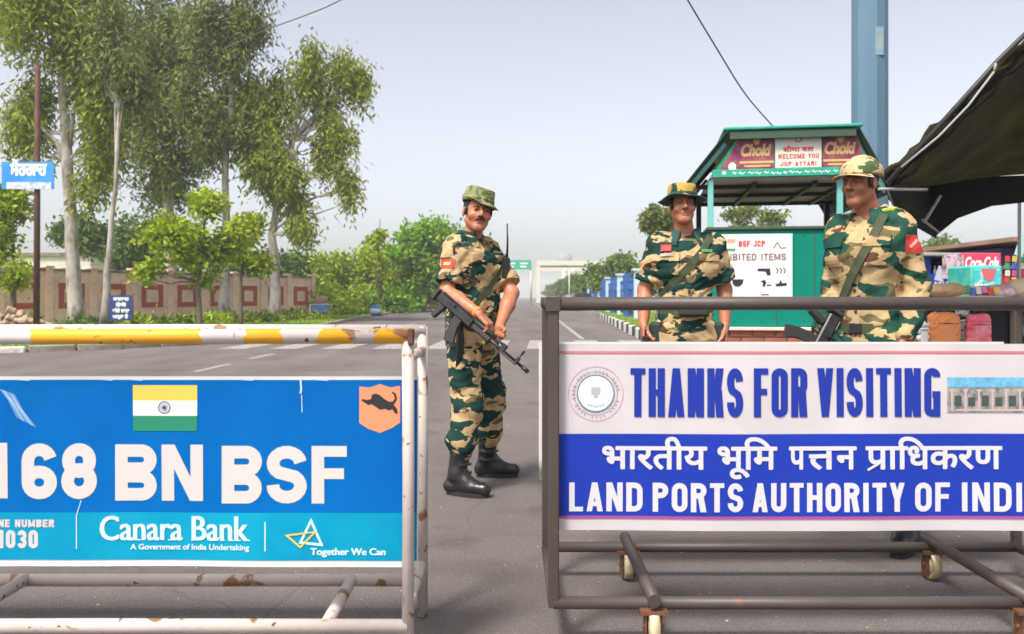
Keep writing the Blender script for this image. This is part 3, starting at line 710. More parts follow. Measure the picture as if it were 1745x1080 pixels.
# ------------------------------------------------------------ boundary wall
M_wall = mat('pink_sand_plaster', (.78, .52, .42), .9, c2=(.60, .40, .31), scale=1.4, lo=.45, hi=.7, bump=.3, bscale=20, vary=.12)
M_mar = mat('maroon_paint', (.38, .06, .045), .8, c2=(.26, .055, .045), scale=3, lo=.5, hi=.7)
M_cope = mat('grey_coping', (.27, .22, .17), .9, c2=(.12, .10, .07), scale=2, lo=.4, hi=.6)
W0, W1 = Vector((-25.0, 19.0)), Vector((-11.0, 47.0)); W0 = Vector((-18, 33)) - Vector((7, 14)) * .62
wd = (W1 - W0).normalized(); wl = (W1 - W0).length; ang = math.atan2(wd.y, wd.x)
wall = thing('boundary_wall', 'pink plastered boundary wall with maroon square frames behind the trees', 'wall', (W0.x, W0.y, 0), ang)
nb = int(wl / 1.95); bay = wl / nb; HW = 2.15
M = MB().box((wl / 2, .1, HW / 2), (wl, .16, HW)).build('wall_panel', M_wall, wall)
pil = fr = cp = pn = None
for i in range(nb + 1):
    if pil is None: pil = MB().box((0, 0, 1.14), (.30, .28, 2.28), bev=.015).box((0, 0, 2.31), (.38, .36, .09), bev=.015).build('pillar', M_wall, wall); o = pil
    else: o = link('pillar', pil.data, None, wall)
    o.location = (i * bay, .08, 0)
    if i == nb: break
    if fr is None:
        mb = MB(); a, b_, t_ = 1.12, .84, .22
        for sx in (-1, 1): mb.box((sx * (a / 2 - t_ / 2), 0, 0), (t_, .05, 1.0), bev=.008)
        for sz in (-1, 1): mb.box((0, 0.001, sz * (.5 - t_ / 2)), (a - 2 * t_, .05, t_), bev=.008)
        fr = mb.build('square_frame', M_mar, wall); o = fr
        cp = MB().box((0, 0, 0), (bay - .30, .3, .1), bev=.02).build('coping', M_cope, wall); o2 = cp
    else: o = link('square_frame', fr.data, None, wall); o2 = link('coping', cp.data, None, wall)
    o.location = ((i + .5) * bay, -.0, 1.18); o2.location = ((i + .5) * bay, .09, HW + .05)
# end wall further off beside the road
fw = thing('low_wall', 'low weathered brick wall far off beyond the lime green trees', 'wall', (-12.5, 66, 0), R(68))
M_fw = mat('weathered_brick', (.30, .2, .14), .9, c2=(.16, .12, .09), scale=1.2, lo=.4, hi=.6, vary=.2)
MB().box((10, 0, .9), (24, .2, 1.8)).build('wall_panel', M_fw, fw); MB().box((10, 0, 1.85), (24.2, .3, .1)).build('coping', M_cope, fw)
for i in range(9): MB().box((-2 + i * 3, -.03, .97), (.35, .32, 1.94)).build('pillar', M_fw, fw)
# pale low house behind the wall, roof tank
hb = thing('pale_house', 'pale flat roofed house glimpsed behind the wall at the left', 'house', (XX(45, 60), 60, 0))
M_cream = mat('cream_plaster', (.62, .58, .52), .9, c2=(.5, .46, .4), scale=1, vary=.06)
MB().box((0, 4, 2.0), (9, 8, 4.0)).build('wall', M_cream, hb); MB().box((0, 4, 4.12), (9.4, 8.4, .22)).build('roof', M_cope, hb)
for i in range(3): MB().box((-3 + 3 * i, -.02, 2.6), (1, .06, 1.1)).build('window', mat('dark_glass', (.03, .035, .04), .2), hb)
# rubble heap
rb = MB()
for _ in range(130):
    a = random.uniform(0, 6.28); r_ = 1.6 * math.sqrt(random.random()); s_ = random.uniform(.1, .32)
    M3 = Matrix.Rotation(random.uniform(0, 6), 3, 'X') @ Matrix.Rotation(random.uniform(0, 6), 3, 'Z')
    rb.box((r_ * math.cos(a), r_ * .6 * math.sin(a), max(.05, .75 * (1 - r_ / 1.7)) * random.uniform(.6, 1)), (s_, s_ * .8, s_ * .6), M=M3, bev=s_ * .15)
o = rb.build('rubble_heap', mat('sandy_stone', (.42, .31, .21), .95, c2=(.28, .2, .14), scale=3), None, (XX(18, 25), 25, .05)); tag(o, 'heap of sandy rubble at the foot of the rusty sign pole', kind='stuff')

# ------------------------------------------------------------ signs on the left
M_rust = mat('rusty_steel', (.085, .045, .035), .8, .3, c2=(.15, .06, .03), scale=7, lo=.45, hi=.65, bump=.3)
M_white = mat('white_print', (.80, .80, .80), .5)
D = 21.0
sg = thing('sign_post', 'blue bilingual sign board on a tall rusty pole at far left', 'sign', (XX(62, D), D, 0))
zt = ZZ(110, D); MB().tube([(0, 0, 0), (.02, 0, zt * .5), (.03, 0, zt)], [.075, .07, .06], 12).build('pole', M_rust, sg)
x0, x1 = XX(8, D) - XX(62, D), XX(96, D) - XX(62, D); z0, z1 = ZZ(323, D), ZZ(277, D)
bd = MB().box(((x0 + x1) / 2, -.11, (z0 + z1) / 2), (x1 - x0, .03, z1 - z0)).build('board', mat('sign_blue', (.02, .22, .66), .45, c2=(.04, .3, .75), scale=4), sg)
pr = Print(flat(-.125), .003)
pr.font('ਸੈਰਗਾਹ', x0 + .2, x1 - .16, z0 + .34, size=.42, bold=.018); pr.build('lettering', M_white, bd)
pr = Print(flat(-.125), .003)
pr.rect(x0 + .12, x1 - .06, z0 + .0, z0 + .17, 0); pr.build('white_strip', mat('faded_white', (.62, .60, .64), .7, c2=(.3, .42, .6), scale=9, lo=.5, hi=.6), bd)
for z in (z0 + .12, z1 - .12): MB().box((.02, -.06, z), (.2, .1, .04)).build('bracket', M_rust, sg)
D = 27.0
nb_ = thing('notice_board', 'small navy notice board with white lines of text before the wall', 'notice board', (XX(206, D), D, 0))
w2 = (XX(226, D) - XX(187, D)) / 2; z0, z1 = ZZ(546, D), ZZ(503, D)
bd = MB().box((0, 0, (z0 + z1) / 2), (2 * w2, .03, z1 - z0)).build('board', mat('sign_navy', (.012, .04, .16), .5), nb_)
for s_ in (-1, 1): MB().tube([(s_ * (w2 + .02), 0, 0), (s_ * (w2 + .02), 0, z1 + .06)], .02, 8).build('leg', M_rust, nb_)
pr = Print(flat(-.016), .003)
for k, (t_, a, b_) in enumerate((('ਸਾਵਧਾਨ', -.24, .26), ('ਰੋਕੋ', -.16, .18), ('ਅੱਗੇ ਜਾਣਾ', -.26, .28), ('ਮਨ੍ਹਾ ਹੈ', -.26, .24))):
    pr.font(t_, a, b_, z1 - .17 - k * .185, size=.15, bold=.008)
pr.build('lettering', M_white, bd)
# blue & white drum and small kiosk cart by the verge
D = 44
bn = thing('litter_bin', 'round blue litter bin with white panel on the far left verge', 'bin', (XX(640, D), D, .05))
MB().lathe([(0, .12), (.3, .12), (.36, .85), (.34, .9), (.30, .9), (.28, .2), (0, .2)], 20).build('drum', mat('bin_blue', (.03, .2, .6), .4), bn)
MB().lathe([(.335, .35), (.372, .36), (.382, .68), (.35, .69)], 20).build('white_band', mat('bin_white', (.6, .68, .75), .5), bn)
for s_ in (-1, 1): MB().tube([(s_ * .42, 0, 0), (s_ * .42, 0, .75)], .03, 6).build('support_post', mat('pale_post', (.5, .48, .4), .7), bn)
bn.scale = (.68, .68, .68)
D = 40
ct = thing('vendor_cart', 'small blue and white handcart at the end of the wall', 'cart', (XX(546, D), D, .05))
MB().box((0, 0, .62), (.95, .6, .5), bev=.03).build('body', mat('cart_blue', (.04, .16, .50), .5, c2=(.1, .25, .55)), ct)
MB().box((0, 0, .9), (1.05, .68, .06), bev=.01).build('counter_top', M_cream, ct)
MB().box((-.54, -.02, .55), (.1, .62, .75), bev=.01).build('end_panel', M_cream, ct)
for s_ in (-1, 1): MB().lathe([(.0, -.03), (.2, -.03), (.24, 0), (.2, .03), (0, .03)], 16, (s_ * .35, -.32, .24), Matrix.Rotation(R(90), 3, 'X')).build('wheel', M_rust, ct)
MB().lathe([(0, 0), (.3, 0), (.38, .3), (.3, .42), (0, .5)], 14, (.05, 0, .94)).build('load', mat('sackcloth', (.35, .22, .17), .9), ct)
ct.scale = (.8, .8, .8)
D = 52
be = thing('garden_bench', 'teal bench on the verge between cart and bin', 'bench', (XX(585, D), D, .05))
M_teal = mat('teal_paint', (.03, .30, .24), .6)
MB().box((0, 0, .5), (.9, .45, .06)).build('seat', M_teal, be); MB().box((0, .24, .85), (.9, .05, .5)).build('backrest', M_teal, be)
for s_ in (-1, 1): MB().box((s_ * .4, .05, .25), (.08, .4, .47)).build('leg', M_teal, be)
# ------------------------------------------------------------ far road furniture
M_beam = mat('gantry_cream', (.58, .53, .45), .7)
D = 150
gt_ = thing('height_gantry', 'cream twin beam gantry spanning the right side of the far road', 'gantry', (XX(917, D), D, 0))
L_ = XX(1031, D) - XX(917, D); zt = ZZ(444, D)
MB().box((L_ / 2, 0, zt - .4), (L_ + .5, .6, .8)).build('upper_beam', M_beam, gt_)
MB().box((L_ / 2, 0, zt - 1.05), (L_, .2, .3)).build('shadow_gap', mat('gap_shade_grey', (.2, .18, .16), .6), gt_)  # dark bar painted as the shade between the twin beams
MB().box((L_ / 2, 0, zt - 1.55), (L_ - .3, .5, .6)).build('lower_beam', M_beam, gt_)
for x in (0, L_): MB().box((x, 0.01, zt / 2 - .5), (.7, .5, zt - .8)).build('post', M_beam, gt_)
D = 120
gs = thing('road_gantry_sign', 'green overhead direction sign beside the left soldier', 'road sign', (XX(905, D), D, 0))
xl = XX(838, D) - XX(905, D); z0, z1 = ZZ(459, D), ZZ(443, D)
bd = MB().box((xl / 2, -.1, (z0 + z1) / 2), (-xl, .12, z1 - z0)).build('board', mat('highway_green', (.01, .33, .20), .5), gs)
pr = Print(flat(-.16), .02)
for k in range(3): pr.rect(xl + .4 + 1.8 * k, xl + 1.5 + 1.8 * k, z0 + .75, z0 + .95); pr.rect(xl + .4 + 1.8 * k, xl + 1.3 + 1.8 * k, z0 + .3, z0 + .5)
pr.build('lettering', M_white, bd)
MB().tube([(0, .1, 0), (0, .1, z1)], .16, 8).build('post', M_beam, gs); MB().tube([(0, .1, z1 - .3), (xl, .1, z1 - .3)], .1, 8).build('arm', M_beam, gs)
# small traffic signs and lamps far off under the gantry
for k, (px, d, zt) in enumerate(((970, 100, 4.2), (985, 118, 4.2))):
    t = thing('double_lamp', ['pale twin lamp post under the gantry, nearer one', 'pale twin lamp post under the gantry, farther one'][k], 'street lamp', (XX(px, d), d, 0))
    MB().tube([(0, 0, 0), (0, 0, zt)], .07, 8).build('pole', M_beam, t)
    for s_ in (-1, 1): MB().tube([(0, 0, zt - .1), (s_ * .5, 0, zt)], .04, 6).build('arm', M_beam, t); MB().lathe([(.05, .3), (.16, .1), (.2, -.2), (.0, -.25)], 10, (s_ * .5, 0, zt)).build('lamp_shade', M_white, t)
tw = thing('distant_tower', 'faint grey water tower on the skyline above the gantry', 'tower', (XX(962, 420), 420, 0))
MB().tube([(0, 0, 0), (0, 0, 17)], 1.4, 12).build('shaft', M_cream, tw); MB().lathe([(1.4, 16), (3.6, 17.2), (3.6, 22.0), (0, 22.6)], 16).build('tank', mat('tower_grey', (.25, .25, .26), .9), tw)
# blue and white railing pillars
M_blue = mat('railing_blue', (.012, .075, .28), .6, c2=(.02, .11, .36), scale=2)
M_lblue = mat('railing_pale', (.45, .60, .75), .6)
fn = thing('blue_railing', 'blue railing with pale pillars along the right side of the road', 'railing', (5.6, 38, 0), 0)
pw = MB().box((0, 0, 1.1), (.30, .30, 2.2), bev=.02).box((0, 0, 2.25), (.46, .46, .1)).build('pillar', M_lblue, fn); pb = MB().box((0, 0, 1.1), (.34, .34, 2.2), bev=.02).build('pillar', M_blue, fn)
prv = None
for i in range(30):
    y = 4.3 * i; x = .035 * y + .00012 * y * y
    o = (pw, pb)[i] if i < 2 else link('pillar', (pw, pb)[i % 2].data, None, fn)
    o.location = (x, y, .1)
    if prv:
        mb = MB(); a = Vector((prv[0], prv[1], 0)); b_ = Vector((x, y, 0))
        for z in (.5, 1.0, 1.5, 1.9): mb.tube([a + Vector((0, .2, z)), b_ + Vector((0, -.2, z))], .035, 4)
        for k in range(1, 8): p = a.lerp(b_, k / 8); mb.tube([p + Vector((0, 0, .3)), p + Vector((0, 0, 2.0))], .022, 4)
        mb.build('rail_panel', M_blue, fn)
    prv = (x, y)
# small dark car and scooter far on the road
for k, (px, d, cc, lb, bcl) in enumerate(((990, 70, (.03, .05, .06), 'dark car parked by the striped kerb in the distance', 0), (868, 210, (.5, .5, .5), 'white car far off on the road beside the left soldier', 1))):
    t = thing('parked_car', lb, 'car', (XX(px, d), d, 0), R(90) if 0 else 0)
    Mb = mat('car_paint_' + 'ab'[k], cc, .3); body = MB()
    prof = [(-.85, .3), (-.85, .85), (-.78, .95), (-.62, 1.42), (.62, 1.42), (.78, .95), (.85, .85), (.85, .3)]
    body.prism(prof, Matrix.Translation((0, 2, 0)) @ Matrix.Rotation(R(90), 4, 'X'), 4.0); body.build('body', Mb, t)
    MB().box((0, -2.02, 1.15), (1.2, .04, .36)).build('windscreen', mat('dark_glass', (.03, .035, .04), .2), t)
    for s_ in (-1, 1):
        MB().box((s_ * .62, -2.02, .75), (.26, .04, .16)).build('headlight', M_white, t)
        for y in (-1.3, 1.3): MB().lathe([(0, -.1), (.3, -.1), (.32, 0), (.3, .1), (0, .1)], 14, (s_ * .8, y, .32), Matrix.Rotation(R(90), 3, 'Y')).build('wheel', mat('tyre_rubber', (.02, .02, .02), .9), t)
# ------------------------------------------------------------ barricades
def chipped(name, base, rust, thr, rough=.55, bands=None, sc=9):
    m = bpy.data.materials.new(name); m.use_nodes = True; t = m.node_tree; N = t.nodes; L = t.links; b = N['Principled BSDF']; b.inputs['Roughness'].default_value = rough
    tc = N.new('ShaderNodeTexCoord')
    def nz(s, d=6, dist=0):
        n = N.new('ShaderNodeTexNoise'); n.inputs['Scale'].default_value = s; n.inputs['Detail'].default_value = d; n.inputs['Distortion'].default_value = dist; L.new(tc.outputs['Object'], n.inputs['Vector']); return n.outputs[0]
    def rg(x, a, b_, c=0, d=1):
        r = N.new('ShaderNodeMapRange'); r.inputs[1].default_value = a; r.inputs[2].default_value = b_; r.inputs[3].default_value = c; r.inputs[4].default_value = d; L.new(x, r.inputs[0]); return r.outputs[0]
    def mx(f, a, c):
        x = N.new('ShaderNodeMix'); x.data_type = 'RGBA'; L.new(f, x.inputs[0])
        for i, v in ((6, a), (7, c)):
            if isinstance(v, tuple): x.inputs[i].default_value = (*v, 1)
            else: L.new(v, x.inputs[i])
        return x.outputs[2]
    c = mx(rg(nz(3), .35, .65), base, tuple(v * .78 for v in base))
    if bands:
        sp = N.new('ShaderNodeSeparateXYZ'); L.new(tc.outputs['Object'], sp.inputs[0])
        ad = N.new('ShaderNodeMath'); ad.operation = 'MULTIPLY_ADD'; L.new(nz(14, 4), ad.inputs[0]); ad.inputs[1].default_value = .12; L.new(sp.outputs[0], ad.inputs[2])
        r = rg(ad.outputs[0], bands[0] + .06, bands[1] + .06); cr = N.new('ShaderNodeValToRGB'); cr.color_ramp.interpolation = 'CONSTANT'; L.new(r, cr.inputs[0])
        el = cr.color_ramp.elements; el[0].position = 0; el[0].color = (0, 0, 0, 1); el[1].position = .999; el[1].color = (0, 0, 0, 1)
        for p0, p1 in bands[2]:
            e = el.new(p0); e.color = (1, 1, 1, 1); e = el.new(p1); e.color = (0, 0, 0, 1)
        c = mx(cr.outputs[0], c, bands[3])
    c = mx(rg(nz(sc, 8, .4), thr, thr + .04), c, mx_r := rust)
    c = mx(rg(nz(sc * 2.7, 6, .2), thr + .07, thr + .1), c, tuple(v * .45 for v in rust))
    L.new(c, b.inputs['Base Color'])
    bp = N.new('ShaderNodeBump'); bp.inputs['Strength'].default_value = .5; bp.inputs['Distance'].default_value = .003; L.new(nz(sc * 2, 8), bp.inputs['Height']); L.new(bp.outputs[0], b.inputs['Normal'])
    return m
M_iron = chipped('weathered_iron', (.070, .052, .045), (.12, .05, .03), .65, .5)
M_chip = chipped('chipped_white_pipe', (.56, .48, .43), (.26, .13, .06), .605, .55, sc=13)
XL0, XL1 = -2.35, -.322
def u_(px): return (XX(px, 2.63) - XL0) / (XL1 - XL0)
M_chipy = chipped('chipped_yellow_white_pipe', (.60, .53, .49), (.26, .12, .06), .61, .55, bands=(XL0, XL1, [(u_(55), u_(345)), (u_(412), u_(482)), (u_(538), u_(598)), (u_(640), u_(692))], (.72, .36, .012)), sc=12)
M_galv = mat('castor_cream_plastic', (.55, .48, .30), .5, c2=(.3, .2, .1), scale=12)
M_fork = mat('castor_rust', (.17, .065, .03), .7, c2=(.07, .03, .02), scale=10)
def castor(parent, x, y, top, fwd=0):
    f = MB().box((x, y, top - .012), (.09, .07, .012)).box((x - .026, y, top - .062), (.005, .05, .1)).box((x + .026, y, top - .062), (.005, .05, .1)).tube([(x - .035, y, .062), (x + .035, y, .062)], .008, 8)
    fk = f.build('castor_fork', M_fork, parent)
    r = .06
    MB().lathe([(.012, -.017), (r * .55, -.017), (r * .6, -.012), (r * .8, -.012), (r * .84, -.018), (r * .97, -.016), (r, 0), (r * .97, .016), (r * .84, .018), (r * .8, .012), (r * .6, .012), (r * .55, .017), (.012, .017)], 28, (x, y, r + .002), Matrix.Rotation(R(90), 3, 'Y')).build('wheel', M_galv, fk)
# right-hand barricade: box frame of iron pipe
YF, YB = 2.83, 3.46; XA, XB = .138, 2.05; r_ = .0225; ZT, ZB_ = 1.125, .132
rb_ = thing('barricade', 'dark iron wheeled barricade carrying the white and deep blue banner', 'barricade', (0, 0, 0))
for y, nm in ((YF, 'front'), (YB, 'back')):
    MB().tube([(XA - .02, y, ZT), (.9, y, ZT + .002), (XB, y, ZT)], r_, 16).build('top_rail', M_iron, rb_)
    MB().tube([(XA, y, ZB_), (1.1, y, ZB_ - .002), (XB, y, ZB_)], r_ * .92, 16).build('bottom_rail', M_iron, rb_)
    for x in (XA, XB): MB().box((x, y, (ZT + ZB_) / 2 + .004), (.036 if y == YF else .032, .036, ZT - ZB_ + .035), bev=.004).build('upright', M_iron, rb_)
for x in (XA, XB):
    for z in (ZT, ZB_): MB().tube([(x - .001, YF + .02, z), (x - .001, YB - .02, z)], r_ * .8, 12).build('side_rail', M_iron, rb_)
for x in (.465, 1.70):
    MB().tube([(x, YF - .06, ZB_ + .026), (x, YB + .05, ZB_ + .026)], .0215, 14).build('base_bar', M_iron, rb_)
    castor(rb_, x, YF - .02, ZB_ - .005); castor(rb_, x + .005, YB + .0, ZB_ - .005)
MB().box((XA - .002, YF - .022, ZT - .0), (.05, .006, .05), bev=.002).build('corner_plate', M_iron, rb_)
Db = YF + .028
def wv(x, z): return Db + .0045 * math.sin(5.2 * x + .9 * z) + .003 * math.sin(3.1 * z + 2.2 * x + 1) + .002 * math.sin(11 * x - 5 * z)
bx0, bx1 = XX(951, Db), XB - .03; bz0, bz1 = ZZ(904, Db), ZZ(586, Db)
M_vin = mat('white_vinyl', (.60, .55, .565), .5, bump=.35, bscale=5, c2=(.50, .46, .475), scale=1.6, lo=.35, hi=.7)
V, F = sheet(bx0, bx1, bz0, bz1, wv, 60, 16); me = npmesh('banner', V, F, True)
ban = link('banner', me, M_vin, rb_)
M_dblue = mat('banner_royal_blue', (.013, .038, .33), .42, bump=.35, bscale=5, c2=(.018, .046, .38), scale=1.5, lo=.3, hi=.7, spec=.12)
M_red = mat('banner_red_line', (.60, .18, .20), .5)
def bX(px): return XX(px, Db)
def bZ(py): return ZZ(py, Db)
p = Print(wv, .0016); n_ = 24
V, F = sheet(bx0 + .001, bx1 - .001, bZ(879), bZ(739), lambda x, z: wv(x, z) - .0018, 60, 8, .0004)
link('blue_band', npmesh('blue_band', V, F, True), M_dblue, ban)
p = Print(wv, .0022)
p.rect(bx0, bx1, bZ(602), bZ(598), 0, 40); p.build('red_line', M_red, ban)
p = Print(wv, .0030); p.rect(bx0, bx1, bZ(883.5), bZ(879), 0, 40); p.build('purple_line', mat('banner_purple_line', (.35, .06, .28), .5), ban)
p = Print(wv, .0026)
for t_, a, b_ in (('THANKS', 1074, 1265), ('FOR', 1283, 1375), ('VISITING', 1392, 1603)):
    p.block(t_, bX(a), bX(b_), bZ(710), bZ(627), .0243, gap=.20)
p.build('lettering', mat('banner_text_blue', (.018, .038, .30), .45, spec=.12), ban)
p = Print(wv, .0036)
for t_, a, b_ in (('LAND', 970, 1095), ('PORTS', 1112, 1265), ('AUTHORITY', 1281, 1541), ('OF', 1559, 1619), ('INDIA', 1638, 1778)):
    p.block(t_, bX(a), bX(b_), bZ(871.5), bZ(822), .0182, gap=.22)
M_btw = mat('banner_white_text', (.60, .58, .61), .5)
p.build('lettering', M_btw, ban)
# devanagari line, word by word; the conjuncts are drawn as strokes
p = Print(wv, .0036); zb = bZ(798); sz = (bZ(759) - bZ(798)) / .66; bo = .0028
def dev(t_, a, b_): p.font(t_, bX(a), bX(b_), zb, size=sz, bold=bo)
hl = zb + .5865 * sz; hb = bZ(759.5) - .0035
dev('भारतीय', 1026, 1204); dev('भूिम', 1221, 1323); dev('प', 1343, 1372); dev('न', 1423, 1459)
dev('त', 1376, 1424)
p.rect(bX(1368), bX(1428), hl - .0355 * sz - bo, hl + .0355 * sz + bo, 13)
p.line([(bX(1377), zb + .362 * sz), (bX(1412), zb + .362 * sz)], .071 * sz + 1.6 * bo, lay=15)
dev('पािधकरण', 1474, 1708)
p.line([(bX(1500), zb + (hl - zb) * .34), (bX(1488), zb + (hl - zb) * .12), (bX(1477), zb - .004)], .0082, lay=17)
p.build('lettering', M_btw, ban)
# round seal
p = Print(wv, .0022); cx, cz = bX(1015), bZ(670); e = (bX(1015) - bX(977))
ring = lambda r0, n=40: [(cx + r0 * math.cos(2 * math.pi * i / n), cz + r0 * math.sin(2 * math.pi * i / n)) for i in range(n)]
p.line(ring(e * 1.22), .0022, True); 
for k in range(36):
    a = 2 * math.pi * k / 36
    if k % 5: p.line([(cx + e * .93 * math.cos(a), cz + e * .93 * math.sin(a)), (cx + e * 1.08 * math.cos(a + .03), cz + e * 1.08 * math.sin(a + .03))], .0042)
p.build('seal_ring', mat('seal_pink', (.55, .36, .40), .6), ban)
p = Print(wv, .0022); p.line(ring(e * .82), .0042, True); p.line(ring(e * .97, 48), .0014, True)
for k in range(-3, 4): p.line([(cx + k * .008, cz - e * .60 + abs(k) * .0018), (cx + k * .008 + .004, cz - e * .60 + abs(k) * .0018)], .004)
p.build('seal_ring', mat('seal_slate', (.12, .19, .27), .6), ban)
p = Print(wv, .0020); p.poly([(cx + e * .79 * math.cos(2 * math.pi * i / 32), cz + e * .79 * math.sin(2 * math.pi * i / 32)) for i in range(32)]); p.build('seal_disc', mat('seal_pale', (.62, .65, .68), .6), ban)
p = Print(wv, .0026); u = .0045                                              # small lion capital
for dx in (-2.2, 0, 2.2): p.poly([(cx + (dx - .9) * u, cz + 1 * u), (cx + (dx + .9) * u, cz + 1 * u), (cx + (dx + 1.1) * u, cz + 4 * u), (cx + dx * u, cz + 5 * u), (cx + (dx - 1.1) * u, cz + 4 * u)])
p.rect(cx - 3.2 * u, cx + 3.2 * u, cz - .6 * u, cz + .6 * u); p.rect(cx - 1.6 * u, cx + 1.6 * u, cz - 3.2 * u, cz - 1 * u)
p.build('seal_emblem', mat('seal_grey', (.42, .42, .42), .6), ban)
# little picture of the terminal building
x0, x1 = bX(1615), bX(1800)
p = Print(wv, .0022); p.rect(x0, x1, bZ(660), bZ(643), 0, 8); p.build('picture_roof', mat('picture_cyan', (.16, .46, .66), .5, c2=(.1, .3, .45), scale=40), ban)
p = Print(wv, .0022); p.rect(x0, x1, bZ(703), bZ(661), 0, 8); p.build('picture_facade', mat('picture_grey', (.34, .31, .28), .6, c2=(.13, .15, .15), scale=45, lo=.42, hi=.6, stretch=(1, 1, .6)), ban)
p = Print(wv, .0030)
for k in range(8): a = x0 + .012 + k * .0455; p.rect(a, a + .007, bZ(700), bZ(664)); p.rect(a - .004, a + .012, bZ(667), bZ(663))
p.rect(x0 + .03, x1, bZ(700), bZ(697), 0, 8); p.build('picture_columns', mat('picture_pink', (.50, .38, .36), .6), ban)
p = Print(wv, .0034)
for k in range(7): a = x0 + .024 + k * .0455; p.rect(a, a + .024, bZ(692), bZ(674 + (k % 2) * 3))
p.build('picture_openings', mat('picture_dark', (.05, .07, .07), .6), ban)
# back banner, seen edge-on past the upright
M_back = mat('vinyl_back', (.68, .66, .62), .6)
wb = lambda x, z: YB + .03 + .006 * math.sin(6 * x + 3 * z)
V, F = sheet(XA - .028, XB - .03, ZZ(985, YB), ZZ(583, YB) , lambda x, z: wb(x, z), 30, 8)
V = [(x, y, max(z, .40)) for x, y, z in V]
link('rear_banner', npmesh('rear_banner', V, F, True), M_back, rb_)
# left-hand barricade
YF2, YB2 = 2.63, 3.06; ZT2, ZB2 = 1.027, .13
lb_ = thing('barricade', 'chipped white and yellow pipe barricade carrying the bright blue banner', 'barricade', (0, 0, 0))
MB().tube([(XL0, YF2, ZT2 - .002), (-1.2, YF2, ZT2 - .001), (XL1 + .012, YF2, ZT2)], .0235, 18).build('top_rail', M_chipy, lb_)
MB().tube([(XL0, YB2, ZT2), (-1.2, YB2, ZT2 + .002), (XL1 + .012, YB2, ZT2)], .022, 18).build('top_rail', M_chip, lb_)
MB().tube([(XL0, YF2, ZB2), (-1.3, YF2, ZB2 + .002), (XL1, YF2, ZB2)], .0225, 18).build('bottom_rail', M_chip, lb_)
MB().tube([(XL0, YB2, ZB2), (-1.3, YB2, ZB2), (XL1, YB2, ZB2)], .022, 18).build('bottom_rail', M_chip, lb_)
for y in (YF2, YB2):
    for x in (XL0, XL1): MB().tube([(x, y, .003), (x + .002, y, .6), (x, y, ZT2 + (.012 if y == YF2 else .015))], [.019, .0185, .019], 16).build('upright', M_chip, lb_)
for x in (XL0, XL1):
    for z in (ZT2 - .07, ZB2 + .06): MB().tube([(x, YF2 + .015, z), (x, YB2 - .015, z)], .016, 12).build('side_rail', M_chip, lb_)
for x in (-1.745, -.575): MB().tube([(x, YF2, ZB2 + .004), (x, YB2, ZB2 + .004)], .0205, 12).build('base_bar', M_chip, lb_)
MB().box((XL1 + .012, YF2 - .018, ZT2 + .0), (.02, .02, .05), bev=.004).build('weld_lug', M_fork, lb_)
Dl = YF2 + .045
def wl_(x, z): return Dl + .005 * math.sin(4.6 * x + 1.2 * z) + .004 * math.sin(2.6 * z + 3.2 * x) + .002 * math.sin(12 * x + 6 * z)
lX = lambda px: XX(px, Dl); lZ = lambda py: ZZ(py, Dl)
x0, x1 = XL0 + .03, lX(713)
V, F = sheet(x0, x1, lZ(965), lZ(641), wl_, 60, 16); lban = link('banner', npmesh('banner', V, F, True), mat('glossy_white_vinyl', (.70, .70, .70), .4), lb_)
def band(nm, a, b_, m, e_):
    V, F = sheet(x0 + .001, x1 - .004, lZ(b_), lZ(a), lambda x, z: wl_(x, z) - e_, 60, 8, .0004); return link(nm, npmesh(nm, V, F, True), m, lban)
band('blue_band', 647, 873, mat('banner_azure', (.000, .105, .38), .28, bump=.35, bscale=5, c2=(.000, .145, .46), scale=1.2, lo=.35, hi=.7, spec=.12), .0012)
band('cyan_band', 873, 954, mat('banner_cyan', (.002, .26, .44), .3, bump=.35, bscale=5, c2=(.006, .33, .50), scale=2, spec=.12), .0016)
p = Print(wl_, .0026)
for t_, a, b_, z0_, z1_ in (('1', -14, 17, 849, 754), ('68', 38, 165, 850, 755), ('BN', 196, 347, 853, 757), ('BSF', 379, 592, 857, 759)):
    p.block(t_, lX(a), lX(b_), lZ(z0_), lZ(z1_), .0395, gap=.12)
p.block('PHONE NUMBER', lX(-36), lX(93), lZ(898), lZ(885), .0062, gap=.2)
p.block('1030', lX(-3), lX(65), lZ(934), lZ(903), .0125, gap=.2)
p.build('lettering', mat('banner_offwhite_text', (.59, .55, .53), .5), lban)
p = Print(wl_, .0030)
for t_, a, b_, sts in (('Canara', 170, 312, (191, 222, 252)), ('Bank', 327, 425, (330, 378, 402))):
    p.font(t_, lX(a), lX(b_), lZ(920), z1=lZ(879), bold=.0026, vb=.0004)
for a in (224, 236, 256, 268, 290, 330, 366, 381, 396, 408, 424):
    if a not in (): p.rect(lX(a - 3.5), lX(a + 3.5), lZ(920.5), lZ(918.5), 12)
p.font('A Government of India Undertaking', lX(222), lX(426), lZ(936), size=.0235, bold=.0008)
p.font('Together We Can', lX(530), lX(658), lZ(944), size=.030, bold=.0014, vb=.0006)
p.rect(lX(130), lX(131.5), lZ(935), lZ(878)); p.rect(lX(452), lX(454), lZ(938), lZ(888))
p.line([(lX(531), lZ(886)), (lX(549), lZ(927)), (lX(513), lZ(923))], .0075, True)
p.build('lettering', mat('banner_pale_print', (.55, .76, .84), .5), lban)
p = Print(wl_, .0042); p.line([(lX(490), lZ(911)), (lX(538), lZ(905)), (lX(513), lZ(931))], .006, True); p.build('gold_triangle', mat('banner_gold', (.62, .52, .10), .5), lban)
